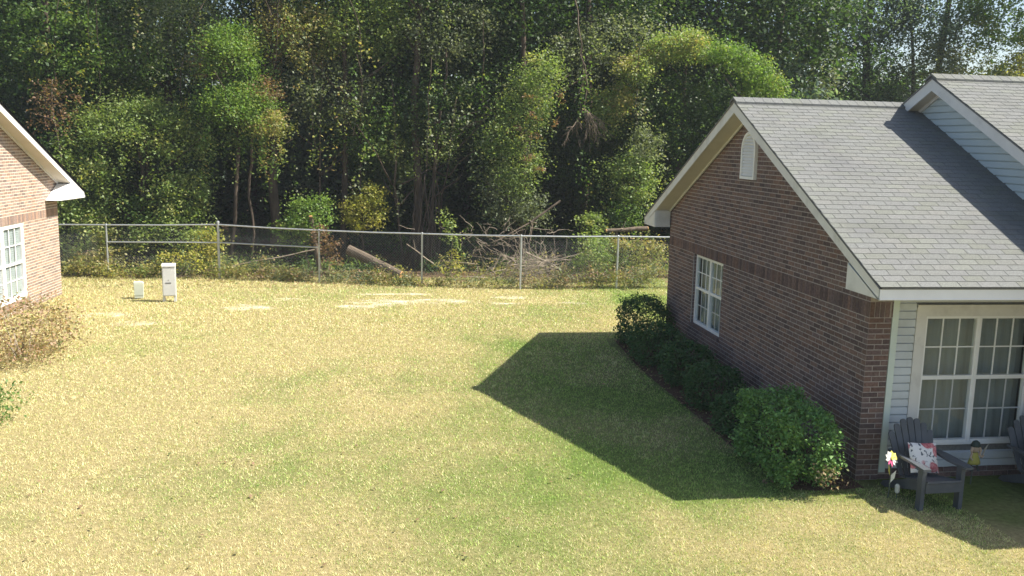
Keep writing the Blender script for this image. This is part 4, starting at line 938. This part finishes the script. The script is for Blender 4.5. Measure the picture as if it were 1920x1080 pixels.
# red leaved vine on the post, orange vine further right
def vine_plant(name, label, pts, pal, n, size, sig):
    t_ = thing(name, label, 'plant', (*pts[0][:2], 0)); S = (*pts[0][:2], 0); b = MB(); b.tube(wiggle(pts[0], pts[-1], 7, .03), np.linspace(.012, .005, 7), 5); obj('stem', b, M['twig'], t_, shift=S)
    lv = Leaves()
    for p in pts[1:]: lv.clump(p, (.22, .15, .22), n, pal, size, per=12, sig=sig)
    link('leaves', lv.mesh('leaves', M['leaf'], S), t_)
vine_plant('red_vine', 'rust red leaved vine clinging to the fence post in front of the log', [(-1.6, 26.45, 0), (-1.55, 26.4, .95), (-1.7, 26.4, 1.3), (-1.35, 26.4, .65), (-1.75, 26.4, 1.42), (-1.4, 26.4, 1.1)], 'rust', 75, .085, .10)
vine_plant('orange_vine', 'vine with orange autumn leaves right of the middle fence post', [(2.2, 25.7, 0), (2.1, 25.7, .95), (2.05, 25.7, .7), (2.15, 25.7, .5), (1.95, 25.7, .38)], 'yellow', 30, .085, .08)
vine_plant('green_weed', 'tall green weed topping the fence above the orange leaved vine', [(2.0, 25.9, 0), (1.95, 25.8, 1.75), (1.8, 25.8, 1.9), (2.0, 25.8, 1.5), (2.05, 25.8, 1.3)], 'light', 45, .085, .10)
vine_plant('green_weed', 'leafy weed growing on the fence between the brush pile and the right house', [(6.1, 25.6, 0), (5.95, 25.5, .95), (6.2, 25.5, 1.2), (5.7, 25.5, .7), (6.3, 25.5, .6), (5.9, 25.5, 1.4)], 'light', 70, .085, .13)
vine_plant('yellow_weed', 'yellow leaved weed at the fence behind the tall utility cabinet', [(-5.9, 27.0, 0), (-5.8, 26.9, .6), (-5.4, 26.9, .75), (-6.2, 26.9, .55), (-5.2, 26.9, .5)], 'yellow', 70, .08, .12)

# ------------------------------------------------------------------ hedge shrubs
def shrub(label, x, y, rx, ry, h, n, pal='hedge', size=.045, boxy=.5, loose=.085, sprig=None, name='hedge_shrub', grp='hedge shrubs along the shaded gable wall', core=True, mat='hedge', stemcol='bark'):
    t_ = thing(name, label, 'shrub', (x, y, 0), grp); lv = Leaves()
    d = RNG.normal(size=(n, 3)); d /= np.linalg.norm(d, axis=1)[:, None]; d = np.sign(d) * np.abs(d) ** (1 - .45 * boxy)
    lump = 1 + .10 * np.sin(d[:, 0] * 5 + x) * np.cos(d[:, 1] * 4.3 + y) + .06 * np.sin(d[:, 2] * 9 + d[:, 0] * 7)
    rr = lump * np.clip(RNG.normal(.93 - loose * .6 + .05, loose, n), .35, 1.35)
    k = np.linalg.norm(d, axis=1).max()
    C = d / (k * .82) * rr[:, None] * np.array([rx, ry, h / 2]); C[:, 2] += h * .52
    sub = RNG.integers(0, max(4, n // 40), n); col = pick(pal, max(4, n // 40))[sub] * .5 + pick(pal, n) * .5
    lv.C.append(C); lv.T.append(col * RNG.uniform(.75, 1.3, n)[:, None]); lv.S.append(np.full(n, size))
    if sprig:
        for (c_, q_, m_, p_) in sprig: lv.clump(c_, q_, m_, p_, size, per=14, sig=.07)
    link('foliage', lv.mesh('foliage', M[mat]), t_)
    b = MB()
    for i in range(9):
        a = random.uniform(0, 2 * PI); b.tube(wiggle((random.uniform(-.08, .08), random.uniform(-.08, .08), -.02), (math.cos(a) * rx * .6, math.sin(a) * ry * .6, h * random.uniform(.5, .85)), 5, .02), np.linspace(.016, .005, 5), 5)
    obj('stem', b, M[stemcol], t_); return t_
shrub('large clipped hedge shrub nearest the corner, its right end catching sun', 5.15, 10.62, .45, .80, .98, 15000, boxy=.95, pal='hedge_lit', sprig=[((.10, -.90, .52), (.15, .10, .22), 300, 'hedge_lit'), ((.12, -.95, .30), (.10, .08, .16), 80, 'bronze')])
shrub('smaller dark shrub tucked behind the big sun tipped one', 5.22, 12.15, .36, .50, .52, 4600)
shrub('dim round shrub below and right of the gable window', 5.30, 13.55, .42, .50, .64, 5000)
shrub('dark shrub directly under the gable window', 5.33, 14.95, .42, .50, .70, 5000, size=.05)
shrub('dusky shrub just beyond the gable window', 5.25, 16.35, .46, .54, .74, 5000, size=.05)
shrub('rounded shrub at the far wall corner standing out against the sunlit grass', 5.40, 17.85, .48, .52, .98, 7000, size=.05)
shrub('bronze and olive leaved shrub below the left house window', -6.55, 17.4, .80, 1.20, .98, 4600, 'bronze', .06, .2, loose=.20, name='bronze_shrub', grp=None, mat='leaf', stemcol='twig')
shrub('low green shrub at the left edge in front of the bronze one', -5.85, 13.1, .62, .7, .55, 2600, 'mid', .055, .2, loose=.16, name='green_shrub', grp=None, mat='leaf')

# ------------------------------------------------------------------ utility boxes on the lawn
def cabinet():
    x, y = -5.18, 23.2; t_ = thing('utility_cabinet', 'tall white utility cabinet raised on two legs on the lawn', 'utility box', (x, y, 0), rz=rad(8))
    b = MB(); b.box(-.155, .155, -.10, .10, .16, .90); obj('body', b, M['cabinet'], t_)
    l = MB(); l.prism([(-.125, .90), (.125, .90), (.115, .955), (-.11, .955)], 'x', -.162, .162); obj('lid', l, M['cabinet'], t_)
    d = MB(); d.box(-.135, .135, -.112, -.1005, .18, .86); obj('door', d, M['cabinet'], t_)
    for s in (-1, 1):
        g = MB(); g.box(s * .13 - .03, s * .13 + .03, -.05, .05, -.05, .16); obj('leg', g, M['cabinet'], t_)
    q = MB(); q.box(-.085, .05, -.1165, -.1125, .475, .50); obj('label_plate', q, M['label'], t_)
    q = MB(); q.tube([(-.01, -.112, .56), (-.01, -.118, .56)], .010, 8); obj('lock', q, M['label'], t_)
cabinet()
t_ = thing('utility_pedestal', 'short pale green utility pedestal left of the tall white cabinet', 'utility box', (-6.02, 23.65, 0), rz=rad(10))
b = MB(); b.prism([(-.10, .03), (.10, .03), (.115, .40), (.08, .43), (-.115, .43)], 'y', -.09, .09); obj('body', b, M['cabinet_green'], t_)
c = MB(); c.box(-.105, .105, -.097, -.0905, .10, .39); obj('cover', c, M['cabinet_green'], t_)
g = MB(); g.box(-.05, .05, -.04, .04, -.05, .03); obj('base', g, M['label'], t_)

# ------------------------------------------------------------------ chairs, cushions, garden ornaments
def adirondack(label, x, y, rz, grp):
    t_ = thing('adirondack_chair', label, 'chair', (x, y, 0), grp, rz=rz)     # faces local -y
    W_ = .25
    for s in (-1, 1):
        l = MB(); l.box(s * W_ - .025, s * W_ + .025, -.33, -.24, -.01, .505); obj('leg', l, M['chair'], t_)
        r = MB(); r.prism([(-.30, .33), (-.30, .24), (.46, -.01), (.56, -.01), (.50, .06), (.0, .27)], 'x', s * W_ - .05 * (s > 0) + .0 - (.0 if s > 0 else -.026), s * W_ - .026 * (s > 0) + (.05 if s < 0 else 0)); obj('rear_leg', r, M['chair'], t_)
        a = MB(); aw = .062
        pts = [(s * (W_ + .02) - .05, -.40), (s * (W_ + .02) + .05, -.40), (s * (W_ + .03) + .062, -.30), (s * (W_ + .05) + .045, .10), (s * (W_ + .02) + .02, .34), (s * (W_ + .02) - .03, .34), (s * W_ - .055, -.10)]
        a.prism(pts, 'z', .507, .535); ao = obj('arm', a, M['chair'], t_)
    for i in range(5):
        u = -.31 + i * .105; p = MB(); z = .345 - (u + .31) * .22
        p.obox((0, u, z), (1, 0, 0), (0, .976, -.215), (0, .215, .976), (W_ - .03, .048, .011)); obj('seat_slat', p, M['chair'], t_)
    ap = MB(); ap.box(-W_ + .025, W_ - .025, -.345, -.325, .22, .335); obj('apron', ap, M['chair'], t_)
    d = np.array([0, .36, .933]); d /= np.linalg.norm(d); nb = np.array([0, -d[2], d[1]])
    for i in range(7):
        k = i - 3; ang = k * rad(2.3); dd = d * math.cos(ang) + np.array([1, 0, 0]) * math.sin(ang); sd = np.cross(dd, nb)
        ln = .70 - .018 * k * k; base = np.array([k * .066, .16 + .002 * k * k, .25]); p = MB(); hw = .0325
        n_ = 6; prof = [(-hw * .80, 0), (hw * .80, 0), (hw * 1.18, ln * .7)] + [(hw * 1.2 * math.cos(j * PI / n_), ln - hw + (hw * math.sin(j * PI / n_))) for j in range(n_ + 1)] + [(-hw * 1.18, ln * .7)]
        V = [base + sd * a_ + dd * b_ + nb * .010 for a_, b_ in prof] + [base + sd * a_ + dd * b_ - nb * .010 for a_, b_ in prof]; m2 = len(prof)
        p.add(V, [list(range(m2)), list(range(m2, 2 * m2))[::-1]] + [(j, m2 + j, m2 + (j + 1) % m2, (j + 1) % m2) for j in range(m2)]); obj('back_slat', p, M['chair'], t_)
    for hgt, hw in ((.18, .20), (.42, .25)):
        p = MB(); c_ = np.array([0, .16, .25]) + d * hgt - nb * .022; p.obox(c_, (1, 0, 0), d, nb, (hw, .03, .010)); obj('back_brace', p, M['chair'], t_)
    return t_
CH1, CH2 = (6.47, 9.56, rad(2)), (8.07, 9.58, rad(-4))
adirondack('charcoal slatted garden chair standing nearest the brick corner', *CH1, 'garden chairs under the front window')
adirondack('charcoal slatted garden chair cut off by the right edge', *CH2, 'garden chairs under the front window')
def cushion(label, ch):
    n = 14; V = []; F = []
    for s in (1, -1):
        for i in range(n + 1):
            for j in range(n + 1):
                u, v = i / n * 2 - 1, j / n * 2 - 1; th = .055 * (max(0, (1 - u ** 4)) * max(0, (1 - v ** 4))) ** .6
                p = 1 - .05 * (1 - abs(u * v)); V.append((u * .19 * p, s * th, v * .18 * p))
    for s in range(2):
        o_ = s * (n + 1) ** 2
        for i in range(n):
            for j in range(n): q = (o_ + i * (n + 1) + j, o_ + (i + 1) * (n + 1) + j, o_ + (i + 1) * (n + 1) + j + 1, o_ + i * (n + 1) + j + 1); F.append(q if s else q[::-1])
    b = MB(); b.add(V, F); me = b.mesh('cushion', M['floral'], smooth=True); o = link('cushion', me)
    x, y, rz = ch; o.location = (x - math.sin(rz) * .07, y + math.cos(rz) * .07, .50); o.rotation_euler = (-.40, .06, rz); tag(o, label, 'cushion', 'floral cushions on the garden chairs')
cushion('white cushion with red flowers on the chair nearest the brick corner', CH1)
cushion('white cushion with red flowers on the chair at the right edge', CH2)
# flower spinner on a stake
px, py = 6.06, 9.64; t_ = thing('garden_spinner', 'yellow and white flower spinner on a stake by the brick corner', 'garden ornament', (px, py, 0))
b = MB(); b.tube([(0, 0, -.05), (.01, 0, .25), (0, 0, .47)], .007, 6); obj('stake', b, M['stick'], t_)
MY, MW, MP = flat('petal_yellow', (.72, .62, .12)), flat('petal_white', (.82, .80, .72)), flat('petal_pink', (.62, .12, .25))
fx = np.array([.25, -.85, .45]); fx /= np.linalg.norm(fx); fu = np.cross(fx, [0, 0, 1]); fu /= np.linalg.norm(fu); fv = np.cross(fu, fx); cen = np.array([0, -.01, .50])
for i in range(10):
    a = i * 2 * PI / 10; r_ = fu * math.cos(a) + fv * math.sin(a); s_ = -fu * math.sin(a) + fv * math.cos(a); p = MB()
    V = [cen + r_ * .018, cen + r_ * .062 + s_ * .028 + fx * .012, cen + r_ * .10, cen + r_ * .062 - s_ * .028 - fx * .006]; p.add(V + [v_ - fx * .004 for v_ in V], [(0, 1, 2, 3), (7, 6, 5, 4), (0, 4, 5, 1), (1, 5, 6, 2), (2, 6, 7, 3), (3, 7, 4, 0)])
    obj('petal', p, MY if i in (3, 4, 5) else (MP if i in (8, 9) else MW), t_)
p = MB(); p.tube([cen - fx * .008, cen + fx * .014], .018, 10); obj('hub', p, MY, t_)
for sgn, z0, mt in ((-1, .34, MY), (1, .24, MW)):
    p = MB(); V = [(0, 0, z0 - .06), (sgn * .045, -.03, z0 + .02), (sgn * .055, -.035, z0 + .12), (sgn * .012, -.005, z0 + .05)]; p.add(V + [(a + .002, b_ + .005, c_) for a, b_, c_ in V], [(0, 1, 2, 3), (7, 6, 5, 4), (0, 4, 5, 1), (1, 5, 6, 2), (2, 6, 7, 3), (3, 7, 4, 0)]); obj('leaf', p, mt, t_)
t2 = thing('solar_light', 'small pale stake light in the grass by the flower spinner', 'garden light', (6.16, 9.62, 0))
b = MB(); b.tube([(0, 0, -.04), (0, 0, .07)], .006, 6); obj('stake', b, M['stick'], t2); b = MB(); b.tube([(0, 0, .07), (0, 0, .09), (0, 0, .16), (0, 0, .18)], [.018, .028, .030, .016], 10); obj('lamp_head', b, flat('pale_plastic', (.62, .62, .56)), t2)
# stake figure before the siding
gx, gy = 7.40, 9.98; t_ = thing('garden_figure', 'small garden stake figure with dark cap and yellow skirt below the window', 'garden ornament', (gx, gy, 0))
b = MB(); b.tube([(-.02, 0, -.05), (-.01, 0, .24)], .007, 6); obj('stake', b, M['stick'], t_)
def lathe(prof, mat, nm, c=(0, 0, 0), k=12, sy=1):
    b = MB(); b.tube([(c[0], c[1], c[2] + z) for r, z in prof], [r for r, z in prof], k)
    if sy != 1: b.v = [np.c_[v_[:, 0], c[1] + (v_[:, 1] - c[1]) * sy, v_[:, 2]] for v_ in b.v]
    return obj(nm, b, mat, t_, smooth=True)
MS, MT, MC_, MH = flat('figure_skirt', (.40, .36, .08)), flat('figure_tan', (.48, .36, .26)), flat('figure_cap', (.035, .055, .045)), flat('figure_legs', (.05, .06, .05))
lathe([(.085, .27), (.08, .30), (.05, .38), (.035, .42)], MS, 'skirt', sy=.6)
lathe([(.02, .42), (.045, .44), (.052, .48), (.045, .52), (.02, .545)], MT, 'head', sy=.85)
lathe([(.062, .50), (.060, .52), (.045, .555), (.015, .575)], MC_, 'cap', sy=.9)
for s in (-1, 1):
    b = MB(); b.tube([(s * .035, 0, .28), (s * .045, -.01, .22), (s * .05, -.03, .185)], [.016, .014, .018], 8); obj('leg', b, MH, t_)
    b = MB(); b.tube([(s * .045, -.01, .50), (s * .062, -.015, .45), (s * .055, -.02, .40)], [.014, .018, .008], 8); obj('ear', b, MT, t_)
b = MB(); b.tube([(.04, 0, .41), (.09, -.02, .36), (.11, -.02, .39)], [.014, .013, .010], 8); obj('arm', b, MT, t_)
b = MB(); b.tube([(-.04, 0, .41), (-.07, -.02, .36), (-.05, -.04, .33)], [.014, .013, .010], 8); obj('arm', b, MT, t_)
b = MB(); V = [(.08, 0, .34), (.10, -.01, .36), (.17, -.01, .53), (.13, 0, .47)]; b.add(V + [(x_, y_ + .008, z_) for x_, y_, z_ in V], [(0, 1, 2, 3), (7, 6, 5, 4), (0, 4, 5, 1), (1, 5, 6, 2), (2, 6, 7, 3), (3, 7, 4, 0)]); obj('wing', b, flat('figure_wing', (.33, .30, .24)), t_)

# ------------------------------------------------------------------ thin scattering volume added, mostly to stand in for lens veiling glare
m = bpy.data.materials.new('glare_haze'); m.use_nodes = True; t = m.node_tree; t.nodes.clear()
pv = t.nodes.new('ShaderNodeVolumePrincipled'); pv.inputs['Color'].default_value = (.86, .93, 1.0, 1); pv.inputs['Density'].default_value = .0006
om = t.nodes.new('ShaderNodeOutputMaterial'); t.links.new(pv.outputs[0], om.inputs['Volume'])
hz = MB(); hz.box(-155, 175, -125, 185, -1.2, 19); tag(obj('glare_haze', hz, m), kind='stuff')
